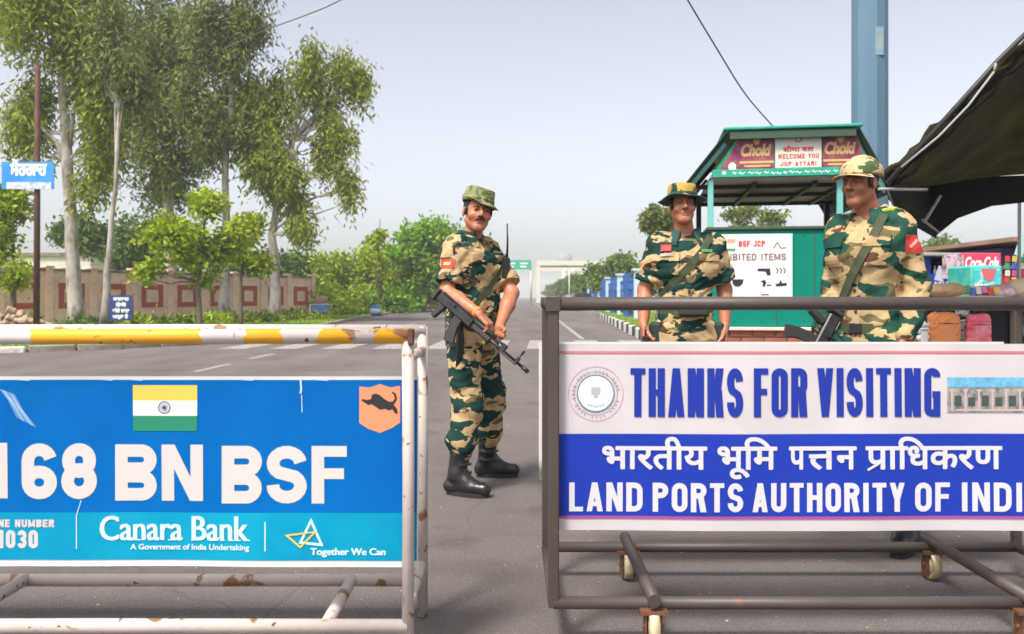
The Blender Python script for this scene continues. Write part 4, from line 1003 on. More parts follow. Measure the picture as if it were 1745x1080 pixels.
# flag
M_saf = mat('flag_saffron', (.76, .50, .08), .5); M_fw = mat('flag_white', (.74, .72, .68), .5); M_fg = mat('flag_green', (.01, .22, .12), .5)
for m_, a, b_, e_ in ((M_saf, 656, 682, 0), (M_fw, 682, 708, 0), (M_fg, 708, 734, 0)):
    p = Print(wl_, .0026); p.rect(lX(227), lX(337), lZ(b_), lZ(a), 0, 3); p.build('flag_stripe', m_, lban)
p = Print(wl_, .0032); cx, cz, e = lX(281), lZ(694), .0185
p.line([(cx + e * math.cos(2 * math.pi * i / 28), cz + e * math.sin(2 * math.pi * i / 28)) for i in range(28)], .0026, True)
for k in range(12): a = math.pi * k / 12; p.line([(cx - e * .9 * math.cos(a), cz - e * .9 * math.sin(a)), (cx + e * .9 * math.cos(a), cz + e * .9 * math.sin(a))], .0007, lay=k)
p.poly([(cx + .005 * math.cos(a), cz + .005 * math.sin(a)) for a in np.linspace(0, 6.2, 10)], 13)
p.build('flag_wheel', mat('flag_navy', (.03, .05, .22), .5), lban)
# shield
sh = [(613, 658), (630, 660), (648, 654), (666, 660), (682, 657), (682, 720), (668, 729), (648, 737), (628, 730), (613, 720)][::-1]
p = Print(wl_, .0026); p.poly([(lX(a), lZ(b_)) for a, b_ in sh]); p.build('shield', mat('shield_salmon', (.74, .26, .13), .5), lban)
cat_ = [(618, 679), (626, 681), (633, 679), (634, 672), (641, 670), (648, 673), (656, 680), (663, 684), (669, 684), (673, 679), (671, 672), (667, 668), (670, 667), (675, 671), (677, 679), (674, 686), (671, 689), (677, 697), (678, 705), (673, 704), (669, 697), (663, 699), (656, 696), (648, 698), (640, 692), (633, 688), (628, 690), (622, 685), (617, 683)]
p = Print(wl_, .0032); p.poly([(lX(a), lZ(b_)) for a, b_ in cat_][::-1]); p.build('panther_emblem', mat('print_black', (.02, .018, .02), .5), lban)
# scuffs and torn creases of the vinyl
p = Print(wl_, .0034)
p.line([(lX(513), lZ(645)), (lX(514.5), lZ(662)), (lX(513), lZ(670))], .006); p.line([(lX(515), lZ(672)), (lX(516), lZ(702))], .0028)
for k in range(7):
    a = 2 + k * 4; p.line([(lX(a), lZ(662 + k * 1.5)), (lX(a + 14), lZ(680 + k * 3)), (lX(a + 30 + k), lZ(712 + k * 2.5))], .0012 + .0008 * (k % 3), lay=k)
for a in (30, 170, 222, 410, 538): p.line([(lX(a), lZ(646)), (lX(a + 22), lZ(647.5))], .004)
p.line([(lX(139), lZ(852)), (lX(134), lZ(868)), (lX(131), lZ(878))], .003)
p.build('scuff_mark', mat('scuff_pale', (.40, .62, .80), .6), lban)
# ------------------------------------------------------------ kiosk
KY = 8.5
kX = lambda px: XX(px, KY); kZ = lambda py: ZZ(py, KY)
M_green = mat('emerald_panel', (.002, .19, .135), .45, c2=(.003, .215, .155), scale=1.2, spec=.12)
M_grn2 = mat('green_trim', (.015, .30, .20), .5, c2=(.03, .38, .28), scale=7)
M_dkgrn = mat('dark_green_sheet', (.03, .085, .05), .6, c2=(.05, .07, .04), scale=5)
M_ltteal = mat('pale_teal_paint', (.16, .48, .45), .6)
M_black = mat('black_iron', (.02, .018, .018), .5)
M_tin = mat('dusty_tin', (.74, .64, .58), .7, 0, c2=(.60, .51, .45), scale=3, stretch=(1, 1, 1))
ks = thing('security_kiosk', 'green security kiosk with sloping roof and maroon signboards behind two soldiers', 'kiosk', (0, 0, 0))
kx0, kx1, kd = 1.96, 3.24, 2.3
MB().box(((kx0 + kx1) / 2, KY + kd / 2, (kZ(556) + 1.81) / 2), (kx1 - kx0, kd, 1.81 - kZ(556)), bev=.008).build('body_panel', M_green, ks)
MB().box(((kx0 + kx1) / 2, KY + kd / 2 - .01, kZ(559.5)), (kx1 - kx0 + .06, kd + .08, .035), bev=.006).build('base_trim', mat('pale_trim', (.62, .52, .44), .7), ks)
MB().box(((kx0 + kx1) / 2, KY + kd / 2, 1.825), (kx1 - kx0 + .04, kd + .06, .03), bev=.005).build('counter_top', M_dkgrn, ks)
M_brick = mat('red_brick', (.36, .10, .055), .9, c2=(.24, .08, .05), scale=14, bump=.3); M_mortar = mat('mortar', (.30, .25, .2), .95)
ht = kZ(561); MB().box(((kx0 + kx1) / 2, KY + kd / 2, ht / 2), (kx1 - kx0 - .02, kd - .02, ht)).build('base_core', M_mortar, ks)
bm = MB().box((0, 0, 0), (.206, .05, .062), bev=.004).build('brick', M_brick, ks); first = True
rows = 11
for r in range(rows):
    for c in range(7):
        x = kx0 + .10 + c * .22 - (.11 if r % 2 else 0)
        if x < kx0 + .02 or x > kx1 - .02: continue
        o = bm if first else link('brick', bm.data, None, ks); first = False
        o.location = (x, KY + .012 + random.uniform(-.004, .004), ht - .04 - r * .0735)
# panel joints, rivets and grime strip
for x in (2.62, 2.98): MB().box((x, KY - .0015, 1.32), (.010, .004, .9)).build('panel_joint', M_dkgrn, ks)
for z in (.92, 1.75):
    for x in (2.72, 2.88, 3.06, 3.2): MB().lathe([(0, .004), (.007, .003), (.009, 0)], 8, (x, KY - .001, z), Matrix.Rotation(R(90), 3, 'X')).build('rivet', M_dkgrn, ks)
# posts and roof
zc = 2.31
for x, y, m_, nm in ((kX(1211), KY + .03, M_ltteal, .028), (3.22, KY + .03, M_ltteal, .028), (XX(1348, 10.8), 10.75, M_black, .03), (2.0, 10.75, M_black, .03)):
    MB().box((x, y, (zc + 1.84) / 2), (2 * nm, 2 * nm, zc - 1.84), bev=.004).build('post', m_, ks)
cxl, cxr = 1.98, 3.36
MB().box(((cxl + cxr) / 2, KY + 1.33, zc + .03), (cxr - cxl, 2.6, .02)).build('ceiling', M_tin, ks)
for y, x0, x1 in ((KY + .55, cxl - .1, cxr + .08), (KY + 1.35, cxl, cxr + .06), (KY + 2.3, cxl - .12, XX(1350, 10.8) + .12)): MB().box(((x0 + x1) / 2, y, zc), (x1 - x0, .045, .045)).build('ceiling_beam', M_black, ks)
for x in (2.45, 3.05, cxr): MB().box((x, KY + 1.35, zc - .001), (.035, 2.1, .04)).build('ceiling_rafter', M_black, ks)
# roof: flat top and two corrugated slopes
zt = 2.765; xl, xr = 2.16, 3.34; exl, exr = 1.66, 3.68; ze = 2.16; yf, yb = KY - .13, KY + 2.75
def corr(name, a, b_, m_, n=26, amp=.011, th=.006):
    "corrugated sheet from line a (top, front) to b_ (eave, front), running back in y"
    a, b_ = Vector(a), Vector(b_); d = b_ - a; nn = Vector((-d.z, 0, d.x)).normalized(); nn = nn if nn.z > 0 else -nn
    V = []; F = []; ny = 58
    for side in (0, 1):
        for j in range(ny + 1):
            y = yf + (yb - yf) * j / ny; o_ = nn * (amp * math.sin(j * math.pi / 2 + .6) + side * th)
            V += [a + o_ + Vector((0, y, 0)), b_ + o_ + Vector((0, y, 0))]
    m = 2 * (ny + 1)
    for j in range(ny):
        k = 2 * j; F += [(k, k + 1, k + 3, k + 2), (m + k + 2, m + k + 3, m + k + 1, m + k)]
    F += [(0, m, m + 1, 1), (m - 2, m - 1, 2 * m - 1, 2 * m - 2), (1, m + 1, m + 3, 3)]
    F += [(2 * j + 1, m + 2 * j + 1, m + 2 * j + 3, 2 * j + 3) for j in range(1, ny)]
    return MB().add(V, F).build(name, m_, ks)
corr('roof_sheet', (xl - .02, 0, zt), (exl, 0, ze), M_dkgrn); corr('roof_sheet', (xr + .02, 0, zt), (exr, 0, ze), M_dkgrn)
MB().box(((xl + xr) / 2, (yf + yb) / 2, zt + .03), (xr - xl + .12, yb - yf + .02, .03), bev=.008).build('roof_top', M_grn2, ks)
MB().box(((xl + xr) / 2, yf + .03, zt - .035), (xr - xl, .04, .07)).build('roof_edge', M_dkgrn, ks)
for sx, a, b_ in ((-1, xl, exl), (1, xr, exr)):
    for y in (yf + .16, KY + 1.3, yb - .06):
        d = Vector((b_ - a, 0, ze - zt)); L_ = d.length; M3 = Matrix.Rotation(-math.atan2(d.z, d.x), 3, 'Y')
        MB().box(((a + b_) / 2, y, (zt + ze) / 2 - .055), (L_ - .1, .05, .04), M=M3).build('slope_rafter', M_ltteal if y < KY + .5 else M_black, ks)
    MB().box((b_ - sx * .03, (yf + yb) / 2, ze - .0), (.04, yb - yf - .1, .04)).build('eave_rail', M_black, ks)
# sign fascia: one flat trapezoid frame with three boards
ys = KY - .02
poly = [(kX(1211), kZ(300)), (3.50, kZ(300)), (3.36, kZ(228)), (kX(1262), kZ(228))]
MT = Matrix.Translation((0, ys + .03, 0)) @ Matrix.Rotation(R(90), 4, 'X')
MB().prism(poly, MT, .03).build('fascia_board', M_grn2, ks)
MB().box(((kX(1213) + 3.52) / 2, ys - .03, kZ(298)), (3.52 - kX(1213), .05, .078), bev=.006).build('fascia_strip', M_grn2, ks)
M_maroon = mat('poster_maroon', (.20, .02, .09), .5, c2=(.36, .12, .09), scale=5, lo=.45, hi=.65)
M_gold = mat('poster_gold', (.62, .40, .18), .6)
for a, b_, a2 in ((1226, 1314, 1262), (1392, 1462, 1392)):
    bp_ = [(kX(a), kZ(290)), (kX(b_), kZ(290)), (kX(b_ if b_ < 1400 else 1446), kZ(234)), (kX(a2), kZ(234))]
    bd = MB().prism(bp_, Matrix.Translation((0, ys - .002, 0)) @ Matrix.Rotation(R(90), 4, 'X'), .012).build('maroon_board', M_maroon, ks)
    p = Print(flat(ys - .015), .002); m0 = (a2 + b_) / 2 - (4 if a < 1300 else 8)
    p.font('Choki', kX(m0 - 24), kX(m0 + 26), kZ(268), size=.16, bold=.007, shear=.25)
    c_ = (kX(m0 + 2), kZ(243)); p.poly([(c_[0] + .035 * math.cos(q) * (1 + .2 * math.sin(3 * q)), c_[1] + .04 * math.sin(q)) for q in np.linspace(0, 6.0, 12)])
    p.rect(kX(m0 - 26), kX(m0 + 30), kZ(281), kZ(277)); p.rect(kX(m0 - 18), kX(m0 + 24), kZ(287), kZ(284)); p.build('lettering', M_gold, bd)
bd = MB().box(((kX(1316) + kX(1390)) / 2, ys - .02, (kZ(290) + kZ(231)) / 2), (kX(1390) - kX(1316), .02, kZ(231) - kZ(290))).build('white_board', mat('board_mint_white', (.58, .66, .56), .6, c2=(.68, .64, .60), scale=4), ks)
p = Print(flat(ys - .03), .002)
p.block('WELCOME YOU', kX(1320), kX(1386), kZ(275), kZ(267), .010, gap=.25); p.block('JCP ATTARI', kX(1324), kX(1382), kZ(287), kZ(280), .010, gap=.3)
p.font('सीमा सुरक्षा बल'[:4] + ' बल', kX(1328), kX(1378), kZ(263), size=.06, bold=.003)
p.line([(kX(1353) + .03 * math.cos(q), kZ(243) + .028 * math.sin(q)) for q in np.linspace(0, 6.0, 14)], .01, True)
p.build('lettering', mat('poster_red', (.60, .06, .07), .6), bd)
p = Print(flat(ys - .056), .0015); x = kX(1246)
while x < kX(1428):
    w_ = random.uniform(.03, .07); z = kZ(299) + random.uniform(-.006, .006)
    p.line([(x, z), (x + w_ * .3, z + .014), (x + w_ * .6, z - .006), (x + w_, z + .012)], .010); x += w_ + random.uniform(.006, .03)
p.poly([(kX(1232) + .022 * math.cos(q), kZ(297) + .02 * math.sin(q)) for q in np.linspace(0, 6, 9)])
p.build('lettering', mat('mint_white', (.55, .75, .62), .6), ks)
p = Print(flat(ys - .015), .0025); p.poly([(kX(1246) + .038 * math.cos(q), kZ(286) + .045 * math.sin(q)) for q in np.linspace(0, 6, 12)]); p.build('white_logo', M_white, ks)
# poster of prohibited items
px0, px1 = kX(1228), kX(1345)
po = MB().box(((px0 + px1) / 2, KY - .012, (kZ(507) + kZ(401)) / 2), (px1 - px0, .012, kZ(401) - kZ(510)), bev=.002).build('poster', mat('poster_white', (.68, .65, .65), .5), ks)
MB().box((px1 - .008, KY - .02, (kZ(507) + kZ(401)) / 2), (.012, .008, kZ(401) - kZ(510))).build('poster_edge', mat('poster_edge_teal', (.35, .66, .66), .5), ks)
p = Print(flat(KY - .0185), .002); p.block('BSF JCP', kX(1257), kX(1300), kZ(421), kZ(411), .013, gap=.2); p.build('lettering', mat('poster_red', (.6, .06, .07), .6), po)
p = Print(flat(KY - .0185), .002); p.block('PROHIBITED ITEMS', kX(1206), kX(1334), kZ(444), kZ(433), .011, gap=.22); p.build('lettering', mat('poster_brown', (.22, .12, .11), .6), po)
p = Print(flat(KY - .0185), .002)
P2 = lambda L: [(kX(a), kZ(b)) for a, b in L]
p.poly(P2([(1288, 458), (1308, 458), (1309, 469), (1304, 470), (1301, 463), (1288, 462)][::-1]))
p.poly(P2([(1246, 476), (1265, 476), (1263, 484), (1258, 488), (1251, 488), (1247, 483)][::-1]))
for dx in (1318, 1324, 1330): p.line(P2([(dx, 457), (dx + 3, 461), (dx + 1, 466)]), .008)
p.poly(P2([(1293, 479), (1300, 477), (1302, 482), (1299, 489), (1296, 488), (1297, 483)][::-1])); p.line(P2([(1303, 486), (1310, 486)]), .012)
p.poly(P2([(1317, 484), (1323, 483), (1325, 477), (1328, 483), (1335, 482), (1335, 487), (1318, 488)][::-1])); p.line(P2([(1294, 502), (1306, 502)]), .01)
p.line(P2([(1314, 424), (1320, 414), (1326, 424), (1334, 423)]), .006)
p.build('pictogram', mat('print_black', (.02, .018, .02), .5), po)
for cc, a, b_ in (((.7, .35, .2), 408, 414), ((.05, .3, .1), 424, 428)):
    p = Print(flat(KY - .0185), .002); p.rect(kX(1238), kX(1251), kZ(b_), kZ(a)); p.build('flag_stripe', mat('poster_flag%d' % a, cc, .6), po)

_pv = Matrix.Translation((1.96, KY, 0)); ks.matrix_world = _pv @ Matrix.Rotation(R(-9), 4, 'Z') @ _pv.inverted()
# ------------------------------------------------------------ blue mast
D = 10.5
mt_ = thing('blue_mast', 'thick pale blue steel mast rising out of view behind the right soldier', 'mast', (XX(1482, D), D, 0))
MB().lathe([(.3, 0), (.3, .02), (.22, .03), (.22, .3), (.214, 3), (.21, 7), (.2, 14)], 12, smooth=False).build('shaft', mat('mast_blue', (.095, .18, .26), .5, c2=(.13, .205, .27), scale=.9, lo=.4, hi=.7, stretch=(1, 1, .2), vary=.05), mt_)
MB().box((.03, -.212, ZZ(78, D)), (.10, .006, .34)).build('faded_sticker', mat('sticker_tan', (.28, .34, .30), .7, c2=(.15, .28, .38), scale=14), mt_)

# ------------------------------------------------------------ tarpaulin shelter
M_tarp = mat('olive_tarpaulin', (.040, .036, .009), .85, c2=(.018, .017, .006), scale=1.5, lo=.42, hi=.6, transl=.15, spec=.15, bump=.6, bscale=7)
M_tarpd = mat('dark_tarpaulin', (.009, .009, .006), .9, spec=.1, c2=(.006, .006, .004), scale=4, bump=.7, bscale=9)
tn = thing('tarpaulin_shelter', 'dark olive tarpaulin shelter sloping in from the upper right', 'shelter', (0, 0, 0))
def patch(A, B, nu, nv, amp=.03, sd=0, th=.006):
    "ruled sheet between two polylines"
    def samp(P, t):
        t *= len(P) - 1; i = min(int(t), len(P) - 2); return P[i].lerp(P[i + 1], t - i)
    V = []; F = []
    for j in range(nv + 1):
        for i in range(nu + 1):
            q = samp(A, i / nu).lerp(samp(B, i / nu), j / nv); e_ = math.sin(math.pi * j / nv) * math.sin(math.pi * i / nu) ** .5
            q = q + Vector((.3, .2, 1)) * amp * (.5 * math.sin(i * .9 + sd + j * .35) + .6 * math.sin(j * 1.3 + i * .22 + sd) - 1.2) * e_; V.append(q)
    for j in range(nv):
        for i in range(nu): a = j * (nu + 1) + i; F.append((a, a + 1, a + nu + 2, a + nu + 1))
    return V, F
front = [PX(1512, 306, 6.0), PX(1580, 246, 6.0), PX(1690, 128, 6.0), PX(1760, 58, 6.0), PX(1960, -130, 6.0), PX(2250, -330, 6.0)]
back = [PX(1582, 318, 9.2), PX(1640, 308, 9.2), PX(1700, 300, 9.2), PX(1760, 296, 9.2), PX(1960, 180, 9.2), PX(2250, 20, 9.2)]
V, F = patch(front, back, 40, 16, .05); MB().add(V, F, True).build('roof_canvas', M_tarp, tn)
vt = [PX(1582, 314, 9.18), PX(1640, 306, 9.18), PX(1700, 300, 9.18), PX(1760, 298, 9.18), PX(1950, 296, 9.2)]
vb_ = [PX(1592, 404, 8.9), PX(1632, 372, 9.0), PX(1690, 351, 9.1), PX(1745, 345, 9.15), PX(1950, 350, 9.2)]
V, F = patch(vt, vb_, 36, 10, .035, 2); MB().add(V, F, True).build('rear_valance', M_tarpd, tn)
st_ = [PX(1508, 312, 5.98), PX(1540, 304, 7.3), PX(1584, 312, 9.19)]; sb_ = [PX(1514, 340, 6.1), PX(1556, 384, 7.2), PX(1596, 407, 8.95)]
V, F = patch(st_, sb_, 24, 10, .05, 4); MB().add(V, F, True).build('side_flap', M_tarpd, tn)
# rolled hem and bunched folds along the sloping front edge
for k, (off, rr) in enumerate(((0, .028), (7, .02), (-8, .022), (13, .016))):
    pts_ = []
    for i in range(40):
        t = i / 39; a = PX(1512, 306, 6.0).lerp(PX(1960, -130, 6.0), t); pts_.append(a + Vector((.7, 0, -.7)) * (off * .004 + .012 * math.sin(i * 1.1 + k * 2)) + Vector((0, -.02 * k + .02 * math.sin(i * .7 + k), .01 * math.sin(i * 2.1))))
    MB().tube(pts_, [rr * (1 + .25 * math.sin(i * 1.7 + k)) for i in range(40)], 8).build('rolled_hem', M_tarpd if k % 2 else M_tarp, tn)
M_pole = mat('bamboo_grey', (.34, .33, .31), .7, c2=(.22, .21, .2), scale=10)
def ptube(name, P, r, m_): MB().tube(P, r, 8).build(name, m_, tn)
ptube('ridge_pole', [PX(1512, 312, 5.9), PX(1700, 104, 5.9), PX(1960, -150, 5.9)], .018, M_black)
ptube('tension_rope', [PX(1536, 285, 5.86), PX(1600, 232, 5.84), PX(1650, 180, 5.84), PX(1694, 122, 5.86)], .008, mat('pale_rope', (.30, .29, .27), .8))
ptube('tension_rope', [PX(1694, 122, 5.86), PX(1697, 108, 5.86)], .009, mat('pale_rope', (.30, .29, .27), .8))
ptube('spreader_bar', [PX(1497, 322, 5.95), PX(1580, 323, 6.0)], .011, M_pole)
ptube('stay_stick', [PX(1575, 378, 7.0), PX(1602, 334, 7.2)], .014, M_pole)
ptube('side_rope', [PX(1512, 322, 5.95), PX(1522, 350, 6.1)], .006, M_pole); ptube('side_rope', [PX(1572, 374, 7.0), PX(1600, 396, 7.4)], .01, M_pole)
for px, d in ((1737, 9.3), (2050, 9.2), (1985, 6.0)):
    z = 2.2 if d > 9 else 3.6; x = XX(px, d); ptube('support_pole', [(x, d, 0), (x, d, z)], .018, mat('galvanised_pole', (.42, .43, .45), .5, .5))

# ------------------------------------------------------------ stalls on the right
def sX(px, d): return XX(px, d)
SD = 15.0
M_navy = mat('stall_navy', (.012, .035, .30), .5, c2=(.02, .06, .36), scale=4); M_pink = mat('sign_pink_red', (.62, .035, .10), .5, c2=(.66, .10, .18), scale=3)
def stall_box(name, label, cat, px0, px1, py0, py1, d, m_, dep=1.2):
    x0, x1 = sX(px0, d), sX(px1, d); z1, z0 = ZZ(py0, d), ZZ(py1, d)
    t = thing(name, label, cat, ((x0 + x1) / 2, d, 0)); return t, x1 - x0, z0, z1
t, w_, z0, z1 = stall_box('snack_stall', 'navy blue snack stall just right of the right soldier', 'stall', 1578, 1655, 436, 497, 14.2, M_navy)
MB().box((0, .6, z0 / 2 + .1), (w_, 1.2, z0 + .2), bev=.02).build('counter', M_navy, t)
for sx in (-1, 1): MB().box((sx * (w_ / 2 - .04), .6, (z0 + z1) / 2 + .1), (.08, 1.2, z1 - z0 - .2)).build('post', M_navy, t)
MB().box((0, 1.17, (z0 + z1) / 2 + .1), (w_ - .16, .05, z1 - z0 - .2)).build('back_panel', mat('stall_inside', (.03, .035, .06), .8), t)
MB().box((0, .6, z1 + .02), (w_ + .3, 1.5, .05), bev=.01).build('awning', mat('awning_grey', (.40, .38, .38), .8), t)
fb = MB().box((0.02, -.05, z0 + .12), (w_ - .02, .04, .34), bev=.005).build('front_board', M_navy, t)
p = Print(flat(-.07), .003); p.block('COLD', -.28, -.02, z0 + .03, z0 + .17, .03); p.block('DRINKS', .04, .36, z0 + .1, z0 + .19, .02)
p.poly([(-.28, z0 + .2), (-.12, z0 + .16), (-.16, z0 + .42), (-.2, z0 + .44)]); p.poly([(-.02, z0 + .22), (.04, z0 + .2), (.02, z0 + .42), (-.01, z0 + .45)]); p.build('lettering', mat('stall_lettering', (.6, .65, .8), .6), fb)
for i in range(6): MB().lathe([(0, 0), (.035, 0), (.035, .14), (.015, .2), (.015, .24), (0, .24)], 10, (-.3 + .12 * i, .1, z0 + .2)).build('bottle', [mat('bottle_amber', (.35, .15, .03), .3), mat('bottle_white', (.6, .6, .62), .4), mat('bottle_green', (.05, .25, .1), .3)][i % 3], t)
SD = 13.6
t, w_, z0, z1 = stall_box('drinks_sign', 'pink red soft drink sign board with white script above the stalls', 'sign', 1612, 1706, 431, 466, SD, M_pink)
bd = MB().box((.1, 0, (z0 + z1) / 2), (w_ * .72, .08, z1 - z0), bev=.01).build('board', M_pink, t)
for s_ in (-1, 1): MB().box((.1 + s_ * w_ * .3, .06, z1 / 2), (.04, .04, z1)).build('leg', M_black, t)
p = Print(flat(-.041), .003); p.font('Coca-Cola', -.16, .38, (z0 + z1) / 2 - .07, size=.24, bold=.008, shear=.3); p.build('lettering', M_white, bd)
bd2 = MB().box((-.34, -.02, (z0 + z1) / 2 - .06), (.32, .06, z1 - z0 + .06), bev=.01).build('side_panel', mat('panel_pink_white', (.66, .5, .55), .6, c2=(.2, .12, .16), scale=12, lo=.5, hi=.62), t)
t, w_, z0, z1 = stall_box('drinks_cooler', 'turquoise patterned cooler below the pink red sign', 'cooler', 1655, 1709, 452, 500, 12.4, M_ltteal)
M_tq = mat('turquoise_print', (.02, .42, .42), .4, c2=(.10, .50, .36), scale=5, lo=.4, hi=.55)
MB().box((0, .35, z1 / 2), (w_, .7, z1), bev=.03).build('body', M_tq, t)
dr = MB().box((0, -.015, z1 - .28), (w_ - .08, .03, .44), bev=.008).build('front_poster', mat('poster_mix', (.04, .50, .55), .5, c2=(.60, .62, .45), scale=7, lo=.5, hi=.58), t)
p = Print(flat(-.032), .002); p.poly([(-.1, z1 - .05), (.12, z1 - .05), (.08, z1 - .2), (.02, z1 - .24), (-.07, z1 - .18)][::-1]); p.build('red_print', mat('poster_coral', (.6, .12, .14), .6), dr)
p = Print(flat(-.032), .003); p.block('COOL', -.17, .02, z1 - .36, z1 - .27, .018); p.build('lettering', M_white, dr)
t, w_, z0, z1 = stall_box('market_shed', 'tin roofed shed with purple wall at the right edge', 'shed', 1706, 1860, 422, 560, 14.0, M_ltteal)
M_purp = mat('purple_wall', (.07, .035, .14), .7, c2=(.10, .06, .18), scale=3)
MB().box((0, 1.2, z1 / 2), (w_, 2.4, z1), bev=.01).build('wall', M_purp, t)
MB().box((.1, .9, z1 + .06), (w_ + .5, 3.0, .07), M=Matrix.Rotation(R(2.5), 3, 'Y')).build('roof', mat('rust_tin_roof', (.34, .20, .13), .8, c2=(.24, .15, .11), scale=2), t)
p = Print(flat(-.001), .004); p.block('D', -w_ / 2 + .22, -w_ / 2 + .36, z1 - .34, z1 - .12, .035); p.line([(-w_ / 2 + .4, z1 - .33), (-w_ / 2 + .42, z1 - .12)], .03); p.build('lettering', mat('pale_violet', (.5, .45, .6), .6), t)
MB().box((-.2, -.12, 1.62), (w_ * .8, .24, .06)).build('shelf', mat('rust_tin_roof', (.3, .15, .1), .8), t); MB().box((-.2, -.06, 1.42), (w_ * .8, .08, .3)).build('shelf_front', mat('crimson_cloth', (.35, .03, .05), .8), t)
sc_ = MB().box((sX(1741, 13.0), 13.0, ZZ(418, 13.0)), (.12, .03, .34), M=Matrix.Rotation(R(18), 3, 'Y')).build('hanging_cloth', mat('cloth_mint', (.38, .55, .50), .8)); tag(sc_, 'pale mint cloth hanging beside the thin tent pole', 'cloth')
rf = thing('orange_roof_shed', 'low shed with orange brown tin roof behind the pink red sign', 'shed', (sX(1695, 19), 19, 0))
MB().box((0, 1, 1.1), (2.2, 2, 2.2)).build('wall', M_cream, rf); MB().box((0, .9, 2.28), (2.9, 2.8, .12), M=Matrix.Rotation(R(-4), 3, 'Y')).build('roof', mat('orange_tin', (.42, .22, .12), .8, c2=(.5, .3, .2), scale=3), rf)
# market table with cloth bundles and hanging sacks, close behind the barricade
TD = 8.2
tb = thing('market_table', 'table with pale cloth behind the right end of the barricade', 'table', (sX(1690, TD), TD, 0))
MB().box((0, .4, ZZ(508, TD) - .02), (1.35, .8, .04)).build('table_top', M_cream, tb)
for sx in (-1, 1):
    for sy in (.05, .75): MB().box((sx * .62, sy, .55), (.04, .04, 1.08)).build('leg', M_black, tb)
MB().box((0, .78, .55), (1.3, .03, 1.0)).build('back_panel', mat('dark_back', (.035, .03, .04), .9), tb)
def sack(name, label, px, py, wx, wy, d, m_, cat='sack', strap=True, dep=.8):
    x, z = sX(px, d), ZZ(py, d); rx, rz = wx / FPX * d / 2, wy / FPX * d / 2
    F_ = Field((-rx * 1.4, -rx * 1.2, -rz * 1.4), (rx * 1.4, rx * 1.2, rz * 1.4), max(rx, rz) / 22)
    rr = min(rx, rz) * .48
    if not strap: F_.ell((0, 0, -rz * .1), (rx, rx * .7, rz * .85), .01); F_.ell((rx * .3, -.02, rz * .25), (rx * .55, rx * .5, rz * .7), .03); F_.ell((-rx * .5, 0, 0), (rx * .45, rx * .5, rz * .75), .02)
    for k, zf in enumerate((-1, -.33, .33, 1) if strap else ()):
        hw = (rx - rr) * (1 - .10 * (k == 3) + .03 * math.sin(px + k)); F_.cone((-hw, 0, zf * (rz - rr)), (hw, 0, zf * (rz - rr) + .006 * math.sin(px * 3 + k)), rr, rr, rr * .25, flat=((0, 1, 0), 1.15))
    F_.wrinkle(.006, px * .1, 1.4)
    t = thing(name, label, cat, (x, d, z))
    link('body', F_.mesh('body'), m_, t)
    if strap:
        MB().box((0, -rr * .86, -rz * .25), (rx * 1.1, .012, rz * .8), bev=.005).build('pocket', m_, t); MB().tube([(-rx * .7, -rr * .80, rz * .35), (0, -rr * .90, rz * .37), (rx * .7, -rr * .80, rz * .35)], .0035, 5).build('zip', M_black, t)
    if strap: MB().tube([(-rx * .5, -.01, rz * .7), (-rx * .3, -.02, rz * 1.35), (rx * .3, -.02, rz * 1.35), (rx * .5, -.01, rz * .7)], .008, 6).build('handle', M_black, t)
    return t
sack('cloth_bundle', 'tan cloth bundle lying just above the rail beside the right soldier', 1612, 494, 62, 26, 7.8, mat('tan_cloth', (.62, .42, .22), .9, c2=(.5, .3, .15), scale=6), 'bundle', False)
sack('cloth_bundle', 'pale pink and white bundle on the market table', 1690, 497, 80, 26, 8.3, mat('pink_white_cloth', (.80, .66, .66), .9, c2=(.7, .3, .36), scale=7, lo=.5, hi=.6), 'bundle', False)
sack('cloth_bundle', 'cream bundle at the right edge of the market table', 1738, 490, 44, 36, 8.4, mat('cream_cloth', (.75, .65, .42), .9), 'bundle', False)
sack('market_bag', 'orange bag standing below the rail next to the right soldier', 1607, 562, 58, 62, 7.9, mat('orange_plastic', (.80, .25, .07), .55, c2=(.7, .28, .1), scale=6), 'bag')
sack('market_bag', 'pink red bag between the orange bag and the dark machine', 1667, 563, 44, 56, 7.9, mat('pink_plastic', (.78, .09, .15), .5, c2=(.8, .3, .34), scale=8), 'bag')
sack('market_bag', 'white printed bag wedged between the orange and pink red bags', 1640, 560, 26, 66, 8.1, mat('white_print_bag', (.6, .58, .56), .6, c2=(.05, .05, .05), scale=16, lo=.52, hi=.58), 'bag')
sack('market_bag', 'small white bag at the left foot of the orange bag', 1573, 570, 22, 46, 7.8, mat('plain_white_bag', (.62, .60, .58), .6), 'bag')
# heap of coloured packets in a tray on the market table
t = thing('packet_tray', 'shallow tray of coloured snack packets on the market table', 'tray', (sX(1668, 8.0), 8.02, ZZ(508, TD) + .002))
MB().box((0, .06, .012), (.46, .22, .02), bev=.004).build('tray', M_cream, t)
for i in range(16):
    cc = [(.75, .06, .06), (.8, .5, .06), (.06, .35, .12), (.05, .15, .6), (.8, .75, .7), (.75, .2, .4)][i % 6]
    MB().box((-.2 + .055 * (i % 8) + .01 * (i // 8), .02 + .08 * (i // 8), .058 + .012 * (i % 3)), (.05, .018, .075), M=Matrix.Rotation(R(12 * math.sin(i * 2.3)), 3, 'Y') @ Matrix.Rotation(R(-14), 3, 'X'), bev=.005).build('packet', mat('bright_packet_%d' % (i % 6), cc, .35), t)
